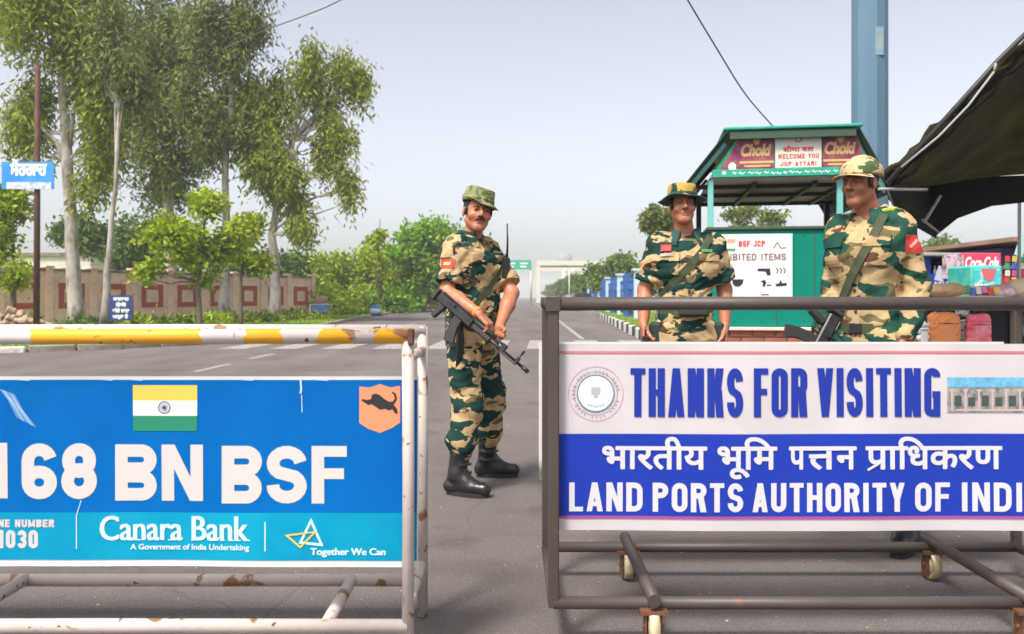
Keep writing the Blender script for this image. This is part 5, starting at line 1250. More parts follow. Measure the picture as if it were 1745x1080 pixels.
# strings of snack packets hanging in front of the purple shed
for k, (px, lb) in enumerate(((1716, 'string of red and yellow snack packets left of the thin tent pole'), (1728, 'string of green and blue snack packets touching the thin tent pole'), (1742, 'string of snack packets at the very right edge'))):
    d = 13.2; t = thing('packet_string', lb, 'snack packets', (sX(px, d), d, ZZ(470, d)), 0, 'hanging strings of snack packets')
    MB().tube([(0, 0, .32), (0, 0, -.36)], .003, 4).build('cord', M_black, t)
    for i in range(6):
        cc = [(.55, .05, .04), (.62, .42, .05), (.05, .3, .1), (.04, .12, .5), (.6, .55, .5), (.5, .1, .3)][(i * 2 + k) % 6]
        MB().box((.004 * (-1) ** i, -.01, .26 - .11 * i), (.075, .018, .095), M=Matrix.Rotation(R(6 * math.sin(i + k)), 3, 'Y'), bev=.006).build('packet', mat('packet_colour_%d' % ((i * 2 + k) % 6), cc, .35), t)
# grey three wheeler front at the far right
tq = thing('autorickshaw', 'dark grey three wheeler with round headlamp at the right edge', 'rickshaw', (sX(1752, 9.2), 9.2, 0), R(-12))
M_arg = mat('rickshaw_grey', (.06, .065, .085), .4, c2=(.1, .1, .12), scale=3)
F_ = Field((-.75, -.5, .15), (.75, 1.3, 1.25), .03)
F_.cone((0, -.2, .62), (0, .2, .72), .26, .36, .1, flat=((0, 0, 1), .9)); F_.cone((-.42, .5, .55), (.42, .5, .55), .28, .28, .12); F_.cone((-.42, 1.0, .55), (.42, 1.0, .55), .26, .26, .1)
link('body', F_.mesh('body'), M_arg, tq)
MB().lathe([(0, -.05), (.085, -.03), (.10, .02), (.08, .06), (0, .08)], 16, (-.12, -.42, .80), Matrix.Rotation(R(90), 3, 'X')).build('headlight', mat('lamp_glass', (.55, .52, .45), .15), tq)
MB().tube([(-.42, -.05, 1.02), (-.2, -.12, .98), (.2, -.12, .98), (.42, -.05, 1.02)], .016, 8).build('handlebar', M_black, tq)
MB().lathe([(0, -.05), (.17, -.05), (.22, 0), (.17, .05), (0, .05)], 18, (0, -.3, .222), Matrix.Rotation(R(90), 3, 'Y')).build('wheel', mat('tyre_rubber', (.02, .02, .02), .9), tq)
for s_ in (-1, 1): MB().lathe([(0, -.05), (.17, -.05), (.22, 0), (.17, .05), (0, .05)], 18, (s_ * .55, .95, .222), Matrix.Rotation(R(90), 3, 'Y')).build('wheel', mat('tyre_rubber', (.02, .02, .02), .9), tq)
MB().box((-.56, -.0, .78), (.05, .3, .62), bev=.02).build('leg_shield', mat('violet_paint', (.07, .07, .2), .4), tq)

# ------------------------------------------------------------ overhead wires
def wire(label, P, r):
    pts_ = []
    for i in range(25):
        t = i / 24; n = len(P) - 1; k = min(int(t * n), n - 1); f = t * n - k
        P0 = P[max(k - 1, 0)]; P1 = P[k]; P2_ = P[k + 1]; P3 = P[min(k + 2, n)]
        pts_.append(.5 * ((2 * P1) + (P2_ - P0) * f + (2 * P0 - 5 * P1 + 4 * P2_ - P3) * f * f + (3 * P1 - P0 - 3 * P2_ + P3) * f ** 3))
    o = MB().tube(pts_, r, 6).build('overhead_wire', M_wire); tag(o, label, 'wire')
M_wire = mat('wire_grey', (.10, .10, .11), .6)
wire('thin overhead wire dropping from the top towards the kiosk roof', [PX(1120, -90, 9), PX(1172, 0, 9), PX(1220, 80, 9.5), PX(1270, 160, 10), PX(1318, 216, 10.8)], .009)
wire('thin overhead wire crossing the sky right of the eucalyptus trees', [PX(380, 84, 22), PX(450, 52, 20), PX(520, 26, 18), PX(580, 0, 17), PX(700, -70, 15)], .012)
# ------------------------------------------------------------ rifle
M_gun = mat('gun_black', (.018, .018, .02), .38, .2, c2=(.035, .033, .032), scale=20)
M_gunf = mat('gun_polymer', (.028, .027, .026), .6)
M_sling = mat('olive_webbing', (.045, .06, .025), .85, c2=(.06, .075, .035), scale=20)
def rifle(label, rear, muz, down, group=None):
    rear, muz = Vector(rear), Vector(muz); ax = (muz - rear); L0 = ax.length; ax.normalize()
    dn = Vector(down); dn = (dn - ax * dn.dot(ax)).normalized(); Z = -dn; Y = Z.cross(ax)
    t = thing('assault_rifle', label, 'rifle'); M = Matrix((ax, Y, Z)).transposed().to_4x4(); M.translation = rear; t.matrix_world = M
    s = L0 / .70
    def bx(mb, x0, x1, z0, z1, w_, b=.003): mb.box(((x0 + x1) / 2 * s, 0, (z0 + z1) / 2), ((x1 - x0) * s, w_, z1 - z0), bev=b); return mb
    mb = MB(); bx(mb, .0, .27, -.028, .024, .038, .006); bx(mb, .01, .25, .024, .036, .030, .008); mb.box((.10 * s, -.021, .012), (.06, .006, .012)); mb.tube([(.13 * s, -.018, .015), (.13 * s, -.045, .015)], .005, 8); mb.build('receiver', M_gun, t)
    mb = MB(); 
    for z in (-.006, .010): mb.tube([(.02 * s, .026, z), (-.0 * s, .026, z), (-.02, .024, z)], .006, 8)
    mb.box((-.016, 0, -.006), (.022, .046, .075), bev=.006); mb.box((.10 * s, .028, .0), (.20, .012, .03), bev=.004); mb.build('folded_stock', M_gunf, t)
    mb = MB(); MH = Matrix.Rotation(R(14), 3, 'Y'); mb.box((.055 * s, 0, -.072), (.036, .03, .095), M=MH, bev=.009); mb.build('pistol_grip', M_gunf, t)
    mb = MB(); mb.tube([(.082 * s, 0, -.03), (.088 * s, 0, -.062), (.125 * s, 0, -.064), (.135 * s, 0, -.03)], .003, 6); mb.tube([(.108 * s, 0, -.03), (.104 * s, 0, -.052)], .003, 6); mb.build('trigger_guard', M_gun, t)
    arcp = [(.155, -.02), (.158, -.075), (.170, -.13), (.190, -.175)]; arcq = [(.205, -.02), (.210, -.07), (.226, -.115), (.250, -.155)]
    poly = [(a * s, b) for a, b in arcp] + [(a * s, b) for a, b in arcq[::-1]]
    MB().prism(poly, Matrix.Translation((0, .0125, 0)) @ Matrix.Rotation(R(90), 4, 'X'), .025).build('magazine', M_gunf, t)
    mb = MB(); bx(mb, .275, .42, -.026, .006, .046, .01); mb.build('handguard', M_gunf, t)
    mb = MB(); mb.tube([(.27 * s, 0, .022), (.43 * s, 0, .022)], .014, 12); mb.tube([(.43 * s, 0, .021), (.50 * s, 0, .019)], .008, 10); mb.build('gas_tube', M_gunf, t)
    mb = MB(); mb.tube([(.26 * s, 0, -.006), (.66 * s, 0, -.006)], .0085, 12); mb.tube([(.655 * s, 0, -.006), (.70 * s, 0, -.006)], .012, 12); mb.tube([(.30 * s, 0, -.022), (.62 * s, 0, -.022)], .003, 6); mb.build('barrel', M_gun, t)
    mb = MB(); bx(mb, .485, .52, -.016, .03, .02, .004); bx(mb, .60, .622, -.016, .022, .018, .003); mb.tube([(.611 * s, 0, .02), (.611 * s, 0, .055)], .0035, 6); mb.lathe([(.011, -.004), (.014, -.004), (.014, .004), (.011, .004)], 12, (.611 * s, 0, .056), Matrix.Rotation(R(90), 3, 'Y')); bx(mb, .24, .262, .034, .05, .022, .003); mb.build('sight_block', M_gun, t)
    return t

# ------------------------------------------------------------ people
M_skin = mat('skin', (.40, .17, .09), .46, attr='tint', c2=(.20, .075, .045), scale=38, lo=.50, hi=.95, bump=.25, bscale=120, spec=.5)
M_hair = mat('black_hair', (.012, .010, .009), .6)
M_eye = mat('eye_white_shaded', (.12, .095, .085), .35); M_iris = mat('eye_dark', (.02, .012, .01), .15)  # eye whites coloured dark, with the shade of the hats put in
M_boot = mat('boot_leather', (.014, .013, .014), .32, c2=(.035, .032, .03), scale=12, lo=.5, hi=.7, bump=.25, bscale=30)
M_sole = mat('boot_rubber', (.02, .019, .018), .8)
TAN, GRN, BRN, OLV = (.46, .325, .165), (.008, .040, .032), (.06, .032, .02), (.15, .12, .055)
M_camo = camo_mat('disruptive_camouflage', TAN, GRN, BRN, OLV, 5.9, 2.2, .505)
M_camo2 = camo_mat('disruptive_camouflage_coarse', TAN, GRN, BRN, OLV, 5.4, 3.3, .51)
M_camo3 = camo_mat('disruptive_camouflage_fine', TAN, (.013, .062, .042), (.12, .05, .028), OLV, 6.4, 5.1, .508, (1, 1, 1.7))
M_hatA = camo_mat('olive_hat_cloth', (.22, .23, .10), (.09, .12, .05), (.13, .13, .06), (.30, .28, .14), 9, 1, .58, (1, 1, 1.5))
M_hatB = camo_mat('striped_hat_cloth', (.42, .28, .06), (.010, .042, .028), (.16, .10, .03), (.30, .24, .08), 7.0, 6.1, .52, (1.6, 1.6, .3))
M_hatC = camo_mat('dusty_cap_cloth', (.52, .38, .21), (.06, .10, .04), (.15, .08, .045), (.30, .24, .12), 11, 4, .545, (1, 1, 1.3))
M_patch = mat('red_badge', (.62, .045, .035), .7, c2=(.5, .03, .03), scale=30); M_gold2 = mat('badge_gold', (.65, .42, .10), .6)
M_dk = mat('dark_green_cloth', (.012, .05, .04), .85, c2=(.02, .07, .055), scale=14); M_band = mat('orange_band', (.75, .25, .03), .6)

def hand(F, wrist, dirv, palm, thumb, curl=(25, 35, 30), k=.006, sc=1.0, spread=.0, tcurl=20):
    W = Vector(wrist); d = Vector(dirv).normalized(); n = Vector(palm); n = (n - d * n.dot(d)).normalized(); t = Vector(thumb); t = (t - d * t.dot(d) - n * t.dot(n)).normalized()
    offs = (.030, .010, -.010, -.029); lens = (.072, .080, .075, .058)
    kn = []
    for i, o_ in enumerate(offs):
        a = W + t * o_ * .55 * sc; b = W + d * (.088 - abs(i - 1.2) * .004) * sc + t * o_ * sc
        F.cone(a, b, .0165 * sc, .0125 * sc, .012, flat=(n, 1.12)); kn.append(b)
    for i, b in enumerate(kn):
        L = lens[i] * sc; p = b; dd = d.copy() + t * spread * (1.5 - i); dd.normalize(); ax = dd.cross(n).normalized()
        for j, (f, c) in enumerate(zip((.45, .31, .26), curl)):
            dd = Matrix.Rotation(R(c + 5 * i * (j == 0)), 3, ax) @ dd
            q = p + dd * L * f; F.cone(p, q, (.0100 - .0010 * j) * sc, (.0092 - .0011 * j) * sc, .004 if j == 0 else .003); p = q
    b = W + d * .022 * sc + t * .022 * sc + n * .006; c = W + d * .058 * sc + t * .050 * sc + n * .014 * sc
    F.cone(b, c, .0165 * sc, .0125 * sc, .012); td = (d * .8 + t * .35 + n * math.sin(R(tcurl))).normalized()
    e = c + td * .030 * sc; F.cone(c, e, .0115 * sc, .0105 * sc, .006); F.cone(e, e + (td + n * .3 - t * .2).normalized() * .026 * sc, .0105 * sc, .0085 * sc, .004)

def person(cfg):
    c = cfg; rt = thing('person', c['label'], 'person', (c['pos'][0], c['pos'][1], 0), R(c['rot']))
    RM = Matrix.Rotation(R(c['rot']), 3, 'Z'); O = Vector((c['pos'][0], c['pos'][1], 0))
    L = lambda p: RM.inverted() @ (Vector(p) - O)      # world -> figure
    Ld = lambda p: RM.inverted() @ Vector(p)
    V3 = Vector
    hip = c.get('hip', (0, 0)); lean = c.get('lean', (0, 0)); s = c.get('s', 1.0)
    sh = lambda sd: V3((sd * c.get('shw', .17) + lean[0], .012 + lean[1], 1.445 * s + c.get('tilt', 0) * sd))
    el = {-1: V3(c['elbow'][0]), 1: V3(c['elbow'][1])}; wr = {-1: V3(c['wrist'][0]), 1: V3(c['wrist'][1])}
    ft = {-1: V3(c['foot'][0]), 1: V3(c['foot'][1])}; toe = {-1: V3(c['toe'][0]).normalized(), 1: V3(c['toe'][1]).normalized()}
    hipj = {sd: V3((sd * .088 + hip[0], hip[1], .90 * s)) for sd in (-1, 1)}
    ank = {sd: ft[sd] + V3((0, 0, .10)) for sd in (-1, 1)}
    knee = {}
    for sd in (-1, 1):
        m = hipj[sd].lerp(ank[sd], .49); knee[sd] = m + toe[sd] * c.get('kneebend', .035) + V3((0, 0, .01))
    ch = V3((lean[0], .0 + lean[1], 1.32 * s)); nb = V3((lean[0], .022 + lean[1], 1.47 * s))
    hc = V3(c['head']); hz, hx, hr = c['look']; HM = Matrix.Rotation(R(hz), 3, 'Z') @ Matrix.Rotation(R(hx), 3, 'X') @ Matrix.Rotation(R(hr), 3, 'Y')
    hs = c.get('hs', 1.0); H = lambda x, y, z: hc + HM @ V3((x, y, z)) * hs
    HMl = [list(r) for r in HM]
    # ---- body (one skin surface)
    FE = lambda cc, r, k, M, mode='add': F.ell(cc, tuple(v * hs for v in r), k, M, mode)
    FC = lambda a, b, ra, rb, k, **kw: F.cone(a, b, ra * hs, rb * hs, k, **kw)
    F = Field((-.55, -.55, 0.0), (.55, .45, 1.98), .0045)
    k = .02
    F.cone(ch + V3((-.07, 0, .02)), ch + V3((.07, 0, .02)), .10, .10, .03, flat=((0, 1, 0), 1.15)); F.cone(ch, (hip[0], hip[1], .95 * s), .115, .115, .04, flat=((0, 1, 0), 1.2)); F.cone(V3((-.05 + hip[0], hip[1], .93 * s)), V3((.05 + hip[0], hip[1], .93 * s)), .10, .10, .03)
    F.cone(sh(-1), sh(1), .052, .052, .04)
    for sd in (-1, 1):
        F.cone(sh(sd), el[sd], .050, .041, .03); F.cone(el[sd], el[sd].lerp(wr[sd], .35), .042, .045, .02); F.cone(el[sd].lerp(wr[sd], .35), wr[sd], .044, .0265, .02)
        F.cone(hipj[sd], knee[sd], .078, .056, .03); F.cone(knee[sd], knee[sd].lerp(ank[sd], .35), .055, .056, .02); F.cone(knee[sd].lerp(ank[sd], .35), ank[sd], .055, .038, .02)
        F.cone(ank[sd], ft[sd] + toe[sd] * .13 + V3((0, 0, .045)), .036, .03, .02)
        h = c['hand'][0 if sd < 0 else 1]; hand(F, wr[sd], h[0], h[1], h[2], h[3])
    # neck & head
    F.cone(nb, H(0, .022, -.06), .060, .053, .03); F.cone(nb + V3((-.07, .01, -.01)), nb + V3((.07, .01, -.01)), .045, .045, .05)
    fw = c.get('facew', 1.0)
    FE(H(0, .018, .030), (.075 * fw, .094, .086), .02, HMl); FE(H(0, -.028, -.030), (.058 * fw, .066, .085), .025, HMl)
    FE(H(0, -.070, -.098), (.024, .018, .018), .03, HMl)
    for sd in (-1, 1):
        FC(H(sd * .050 * fw, .004, -.055), H(sd * .016, -.066, -.100), .018, .014, .028); FE(H(sd * .043 * fw, -.062, -.028), (.022, .02, .02), .025, HMl)
        FE(H(sd * .030, -.100, .008), (.019, .020, .013), .014, HMl, 'sub')
        FE(H(sd * .030, -.080, .006), (.0135, .011, .0095), .004, HMl)
        FC(H(sd * .012, -.091, .026), H(sd * .044, -.080, .024), .0075, .006, .010)
        FE(H(sd * .0125, -.101, -.031), (.008, .010, .007), .006, HMl)
        FE(H(sd * .077 * fw, .012, -.006), (.009, .019, .031), .006, HMl)
    FC(H(0, -.090, .018), H(0, -.112, -.022), .008, .0115, .010); FE(H(0, -.110, -.027), (.011, .010, .0085), .006, HMl)
    FC(H(-.015, -.090, -.0575), H(.015, -.090, -.0575), .0065, .0065, .006); FC(H(-.012, -.089, -.0675), H(.012, -.089, -.0675), .0072, .0072, .006); FC(H(-.018, -.094, -.0625), H(.018, -.094, -.0625), .0018, .0018, .002, mode='sub')
    me = F.mesh('body')
    co = np.empty(len(me.vertices) * 3, np.float32); me.vertices.foreach_get('co', co); co = co.reshape(-1, 3)
    Hi = np.array(HM.inverted()); q = (co - np.array(hc)) @ Hi.T / hs
    sk = np.array(c['skin']); colr = np.tile(np.append(sk, 1.).astype(np.float32), (len(co), 1))
    def paint(mask, cc, a=1.): 
        m_ = np.clip(mask, 0, 1)[:, None] * a; colr[:, :3] = colr[:, :3] * (1 - m_) + np.array(cc) * m_
    gs = lambda cx, cy, cz, sx, sy, sz: np.exp(-(((q[:, 0] - cx) / sx) ** 2 + ((q[:, 1] - cy) / sy) ** 2 + ((q[:, 2] - cz) / sz) ** 2))
    for sd in (-1, 1):
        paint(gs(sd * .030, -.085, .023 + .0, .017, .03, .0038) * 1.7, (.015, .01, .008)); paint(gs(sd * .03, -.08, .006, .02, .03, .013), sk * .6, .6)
        paint(gs(sd * .042, -.07, -.025, .018, .03, .02), sk * np.array((1.2, 1.0, .95)), .5); paint(gs(sd * .0125, -.105, -.036, .005, .02, .004) * 1.3, sk * .3)
    paint(gs(0, -.095, -.0575, .019, .03, .0055) * 1.3, sk * np.array((.72, .5, .5)), .8); paint(gs(0, -.095, -.068, .016, .03, .006) * 1.3, sk * np.array((.9, .62, .6)), .8); paint(gs(0, -.095, -.0625, .019, .03, .0018) * 1.6, sk * .2)
    paint(gs(0, -.075, -.105, .045, .04, .022), sk * .72, c.get('stubble', .3)); paint(gs(0, -.10, -.046, .022, .03, .007) * 1.2, sk * .35, c.get('lipshade', .4))
    at_ = me.color_attributes.new('tint', 'FLOAT_COLOR', 'POINT'); at_.data.foreach_set('color', colr.ravel())
    body = link('body', me, M_skin, rt)
    for sd in (-1, 1):
        e = MB().lathe([(0, .0118)] + [(.0118 * math.sin(a), .0118 * math.cos(a)) for a in np.linspace(.2, 3.1, 9)], 14, H(sd * .030, -.0788, .006), HM @ Matrix.Rotation(R(90), 3, 'X')).build('eye', M_eye, body)
        gz = c.get('gaze', 0) * .004
        MB().lathe([(0, .0036), (.0048, .0028), (.0074, .0)], 14, H(sd * .030 + gz, -.0875, .006), HM @ Matrix.Rotation(R(90), 3, 'X')).build('iris', M_iris, body)
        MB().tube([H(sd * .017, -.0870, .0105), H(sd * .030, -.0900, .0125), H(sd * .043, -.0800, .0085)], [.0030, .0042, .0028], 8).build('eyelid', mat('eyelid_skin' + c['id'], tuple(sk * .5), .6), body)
    # ---- hair
    G = Field(tuple(hc - V3((.16, .16, .17))), tuple(hc + V3((.16, .16, .17))), .005)
    G.ell(H(0, .022, .030), (.079 * fw * hs, .094 * hs, .088 * hs), .0, HMl); n_ = HM @ V3((0, -1, -.12)); G.cut(H(0, -.045, .0), n_, G.lo, G.lo + G.n * G.res); n_ = HM @ V3((0, .25, -1)); G.cut(H(0, 0, -.028), n_, G.lo, G.lo + G.n * G.res)
    for sd in (-1, 1): G.ell(H(sd * .073 * fw, -.018, .0), (.010, .014, .026), .006, HMl)
    link('hair', G.mesh('hair'), M_hair, rt)
    if c.get('moustache'):
        m = MB()
        for sd in (-1, 1): m.tube([H(0, -.104, -.0455), H(sd * .012, -.1035, -.047), H(sd * .024, -.092, -.053), H(sd * .029, -.084, -.060)], [.0055, .0062, .0045, .0015], 8, squash=1)
        m.build('moustache', M_hair, rt)
    # ---- shirt
    cm = c['camo']
    S = Field((-.5, -.45, .74), (.5, .42, 1.62), .005)
    hz0 = c.get('hem', .86)
    bk = c.get('bulk', 1.0)
    S.cone(ch + V3((-.088 * bk, -.004, .0)), ch + V3((.088 * bk, -.004, .0)), .125 * bk, .125 * bk, .05, flat=((0, 1, 0), 1.06))
    S.cone(ch + V3((0, 0, -.02)), V3((hip[0], hip[1], 1.0)), .160 * bk, .150 * bk + c.get('belly', 0), .05, flat=((0, 1, 0), 1.22))
    if c.get('belly'): S.ell(V3((hip[0] * .5, hip[1] - .075, 1.10)), (.13, .085, .14), .06)
    S.cone(V3((hip[0], hip[1], 1.0)), V3((hip[0], hip[1], hz0 - .06)), .152 * bk + c.get('belly', 0), .178 * bk, .05, flat=((0, 1, 0), 1.22))
    S.cone(sh(-1) + V3((.03, 0, .005)), sh(1) + V3((-.03, 0, .005)), .062, .062, .05); S.cone(nb + V3((-.05, .005, -.03)), nb + V3((.05, .005, -.03)), .052, .052, .05)
    S.cone(sh(-1) + V3((.02, -.02, -.06)), sh(1) + V3((-.02, -.02, -.06)), .08, .08, .05)
    S.cut(V3((0, 0, hz0)), (0, .0, -1), (-.5, -.5, .6), (.5, .5, hz0 + .1))
    T0 = Field.__new__(Field); T0.lo, T0.res, T0.n, T0.g = S.lo, S.res, S.n, S.g.copy()
    for sd in (-1, 1):
        i = 0 if sd < 0 else 1; a, b = sh(sd), el[sd]
        if c['sleeve'] == 'short':
            e_ = a.lerp(b, c.get('slen', .82)); S.ell(a, (.070, .068, .068), .03); S.cone(a, e_, .066, .069, .014, ends='flat')
            S.cone(a.lerp(b, c.get('slen', .82) - .16), e_ + (b - a) * .01, .0725, .0745, .004, ends='flat')   # rolled cuff
        else:
            S.ell(a, (.066, .064, .066), .03); S.cone(a, b, .064, .056, .012); S.cone(b, b.lerp(wr[sd], .86), .056, .044, .02)
    S.cone(nb + V3((0, -.10, .03)), ch + V3((0, -.15, .03)), .030, .006, .012, mode='sub')  # open neck
    S.wrinkle(c.get('wr', .005) * 1.45, c['seed']); S.wrinkle(.0022, c['seed'] + 5, 2.1)
    link('shirt', S.mesh('shirt'), cm, rt)
    S0 = S; shirt = rt.children[-1]
    def decal(nm, o, n, u, w_, h_, m_, off=.004, field=None, nu=8, nv=8, parent=None, curve=True, corner=0, thick_=None):
        o, n, u = V3(o), V3(n).normalized(), V3(u); u = (u - n * u.dot(n)).normalized(); v = n.cross(u); fl = field or S0
        V = []; Fc = []
        for j in range(nv + 1):
            for i in range(nu + 1):
                a, b = (i / nu - .5) * w_, (j / nv - .5) * h_; V.append(fl.hit(o + u * a + v * b, n) + n * off)
        # smooth a bit
        G_ = [V]; m = nu + 1
        for _ in range(2):
            V = [((V[max(k - 1, k // m * m)] + V[min(k + 1, k // m * m + nu)] + V[k] * 2 + V[max(k - m, k % m)] + V[min(k + m, nv * m + k % m)]) / 6 + V[k] * 0) if 0 < k % m < nu and 0 < k // m < nv else V[k] for k in range(len(V))]
        n0 = len(V); V = V + [p - n * (off + .012) for p in V]
        for j in range(nv):
            for i in range(nu): a = j * m + i; Fc += [(a, a + 1, a + m + 1, a + m)]
        rim = [i for i in range(m)] + [j * m + nu for j in range(1, nv + 1)] + [nv * m + i for i in range(nu - 1, -1, -1)] + [j * m for j in range(nv - 1, 0, -1)]
        Fc += [(rim[k], rim[k] + n0, rim[(k + 1) % len(rim)] + n0, rim[(k + 1) % len(rim)]) for k in range(len(rim))]
        return MB().add(V, Fc, False).build(nm, m_, parent or shirt)
    def strap(nm, P, w_, m_, off=.006, parent=None, field=None):
        "P: list of (origin, direction) marched onto the cloth"
        C_ = [(field or S0).hit(o, d, .3) + V3(d).normalized() * off for o, d in P]; N_ = [V3(d).normalized() for _, d in P]; V = []; Fc = []
        for k in range(1, len(C_) - 1): C_[k] = (C_[k - 1] + C_[k] * 2 + C_[k + 1]) / 4 + N_[k] * .001
        for k, p in enumerate(C_):
            t_ = (C_[min(k + 1, len(C_) - 1)] - C_[max(k - 1, 0)]).normalized(); s_ = t_.cross(N_[k]).normalized() * w_ / 2
            V += [p - s_, p + s_, p + s_ - N_[k] * .004, p - s_ - N_[k] * .004]
        for k in range(len(C_) - 1):
            for j in range(4): Fc.append((4 * k + j, 4 * k + (j + 1) % 4, 4 * k + 4 + (j + 1) % 4, 4 * k + 4 + j))
        return MB().add(V, Fc, False).build(nm, m_, parent or rt)
    # collar: a stand with folded flaps, open at the throat
    V = []; Fc = []; na = 30; prof = [(.066, -.02), (.064, .030), (.067, .044), (.074, .044), (.088, .018), (.101, -.006), (.099, -.010), (.080, .020)]
    for i in range(na + 1):
        a = R(28 + 304 * i / na); fr_ = max(0, math.cos(a)); 
        for j, (r_, z_) in enumerate(prof):
            fl = 1 if j in (5, 6) else (.5 if j in (4, 7) else 0)
            rr = (r_ + .012 * fl + .022 * fl * fr_); zz = z_ - .034 * fl * fr_ ** 1.5 - .020 * fr_ + .006 * (1 - fr_) * (fl == 0) + .002 * math.sin(5 * a)
            xx = math.sin(a) * rr * 1.06; V.append(nb + V3((xx, -math.cos(a) * rr - .004, (.026 + zz) - 1.0 * xx * xx * (fl > 0))))
    m_ = len(prof)
    for i in range(na):
        for j in range(m_): Fc.append((i * m_ + j, i * m_ + (j + 1) % m_, (i + 1) * m_ + (j + 1) % m_, (i + 1) * m_ + j))
    Fc += [tuple(range(m_))[::-1], tuple(na * m_ + j for j in range(m_))]
    MB().add(V, Fc, True).build('collar', c.get('collar_m', cm), shirt)
    # pockets, placket, buttons
    for sd in (-1, 1):
        o = ch + V3((sd * .088, 0, -.005)); n = V3((sd * .22, -1, .05))
        decal('chest_pocket', o, n, (1, 0, 0), .112, .125, cm, .010, S0); decal('pocket_flap', o + V3((0, 0, .052)), n, (1, 0, 0), .122, .048, cm, .018, S0, nv=4)
        decal('shoulder_strap', sh(sd) + V3((-sd * .055, 0, 0)), (sd * .25, -.05, 1), (0, 1, 0), .045, .11, cm, .006, S0)
    strap('placket', [((lean[0] * (z - .9) / .5, 0, z), (0, -1, 0)) for z in np.linspace(hz0 + .02, 1.40, 14)], .034, cm, .004, shirt, T0)
    for z in (.98, 1.08, 1.18, 1.28): p = T0.hit(V3((lean[0] * (z - .9) / .5, 0, z)), (0, -1, 0)) + V3((0, -.010, 0)); MB().lathe([(0, .002), (.007, .0015), (.007, -.004)], 10, p, Matrix.Rotation(R(90), 3, 'X')).build('button', M_dk, shirt)
    # belt
    bz = c.get('belt', 1.0)
    if bz:
        strap('belt', [((hip[0], hip[1], bz), (math.sin(a), -math.cos(a), 0)) for a in np.linspace(0, 2 * math.pi, 37)], .048, M_sling, .008, rt, T0)
        p = T0.hit(V3((hip[0], hip[1], bz)), (0, -1, 0)) + V3((0, -.014, 0)); MB().box(p, (.062, .010, .046), bev=.003).build('belt_buckle', M_gun, rt)
    # ---- trousers
    P = Field((-.5, -.4, .20), (.5, .45, 1.04), .005)
    P.cone(V3((-.062 + hip[0], hip[1], .93)), V3((.062 + hip[0], hip[1], .93)), .125, .125, .04, flat=((0, 1, 0), 1.05)); P.cone(V3((hip[0], hip[1], .98)), V3((hip[0], hip[1], 1.01)), .145, .143, .03, flat=((0, 1, 0), 1.22))
    bl = {}
    for sd in (-1, 1):
        P.cone(hipj[sd], knee[sd], .108, .083, .035); low = knee[sd].lerp(ank[sd], .52); bl[sd] = low
        P.cone(knee[sd], low, .083, .082, .03); P.cone(low, knee[sd].lerp(ank[sd], .66), .080, .060, .03)
        P.ell(low + V3((0, 0, .02)), (.086, .088, .05), .02)
        P.cone(hipj[sd].lerp(knee[sd], .45) + V3((sd * .075, 0, 0)), hipj[sd].lerp(knee[sd], .72) + V3((sd * .066, 0, 0)), .055, .055, .02, flat=((1, 0, 0), 1.6))   # thigh pocket
        P.cone(knee[sd] + toe[sd] * .03 + V3((0, 0, .05)), knee[sd] + toe[sd] * .03 - V3((0, 0, .05)), .072, .07, .015)
    P.wrinkle(c.get('wrp', .0085), c['seed'] + 3)
    link('trousers', P.mesh('trousers'), c.get('camo_p', cm), rt)
    # ---- boots
    for sd in (-1, 1):
        f, d = ft[sd], toe[sd]; d = V3((d.x, d.y, 0)).normalized(); sdv = V3((-d.y, d.x, 0)); A = f + V3((0, 0, .30)); A = knee[sd].lerp(ank[sd], .60)
        B = Field(tuple(f - V3((.26, .26, .01))), tuple(V3((max(f.x, A.x) + .26, max(f.y, A.y) + .26, A.z + .03))), .0045)
        B.cone(A, f + V3((0, 0, .09)) - d * .012, .061, .050, .02, ends='flat'); B.cone(f + V3((0, 0, .052)) - d * .045, f + V3((0, 0, .060)) + d * .06, .043, .046, .03)
        B.cone(f + V3((0, 0, .12)), f + V3((0, 0, .055)) + d * .09, .046, .042, .03); B.cone(f + V3((0, 0, .050)) + d * .06, f + V3((0, 0, .044)) + d * .165, .046, .041, .02, flat=(sdv, .98))
        for kk in range(3): B.cone(A - V3((0, 0, .035 + .05 * kk)), A - V3((0, 0, .045 + .05 * kk)), .0635, .0635, .006, ends='flat')
        B.cut(f + V3((0, 0, .020)), (0, 0, -1), B.lo, B.lo + B.n * B.res); B.wrinkle(.0018, 2 + sd)
        bo = link('boot', B.mesh('boot'), M_boot, rt)
        out = []
        for i in range(28):
            a = 2 * math.pi * i / 28; lx = .132 * math.cos(a) + .062; wy = (.049 if math.cos(a) > 0 else .042) * (abs(math.sin(a)) ** .7) * (1 if math.sin(a) > 0 else -1) * (1 - .12 * max(0, -math.cos(a)))
            wy *= .86 + .14 * math.sin((lx + .07) / .26 * math.pi * .9); out.append(f + d * lx + sdv * wy)
        m = MB(); n = len(out)
        m.add([p + V3((0, 0, .001)) for p in out] + [p + V3((0, 0, .026)) + (p - f - d * .06).normalized() * .002 for p in out], [tuple(range(n))[::-1], tuple(range(n, 2 * n))] + [(i, (i + 1) % n, n + (i + 1) % n, n + i) for i in range(n)]); m.build('sole', M_sole, bo)
        m = MB()
        for kk in range(6):
            b0 = f + d * (.105 - .022 * kk) + V3((0, 0, .085 + .026 * kk)); b0 = B.hit(f + V3((0, 0, .07 + .02 * kk)) + d * .02, (d + V3((0, 0, 1.1 - .2 * kk)))) if kk < 4 else B.hit(f + V3((0, 0, .14 + .03 * (kk - 4))), d)
            m.tube([b0 - sdv * .022, b0 + d * .004 + V3((0, 0, .003)), b0 + sdv * .022], .0026, 6)
        m.build('lace', M_sole, bo)
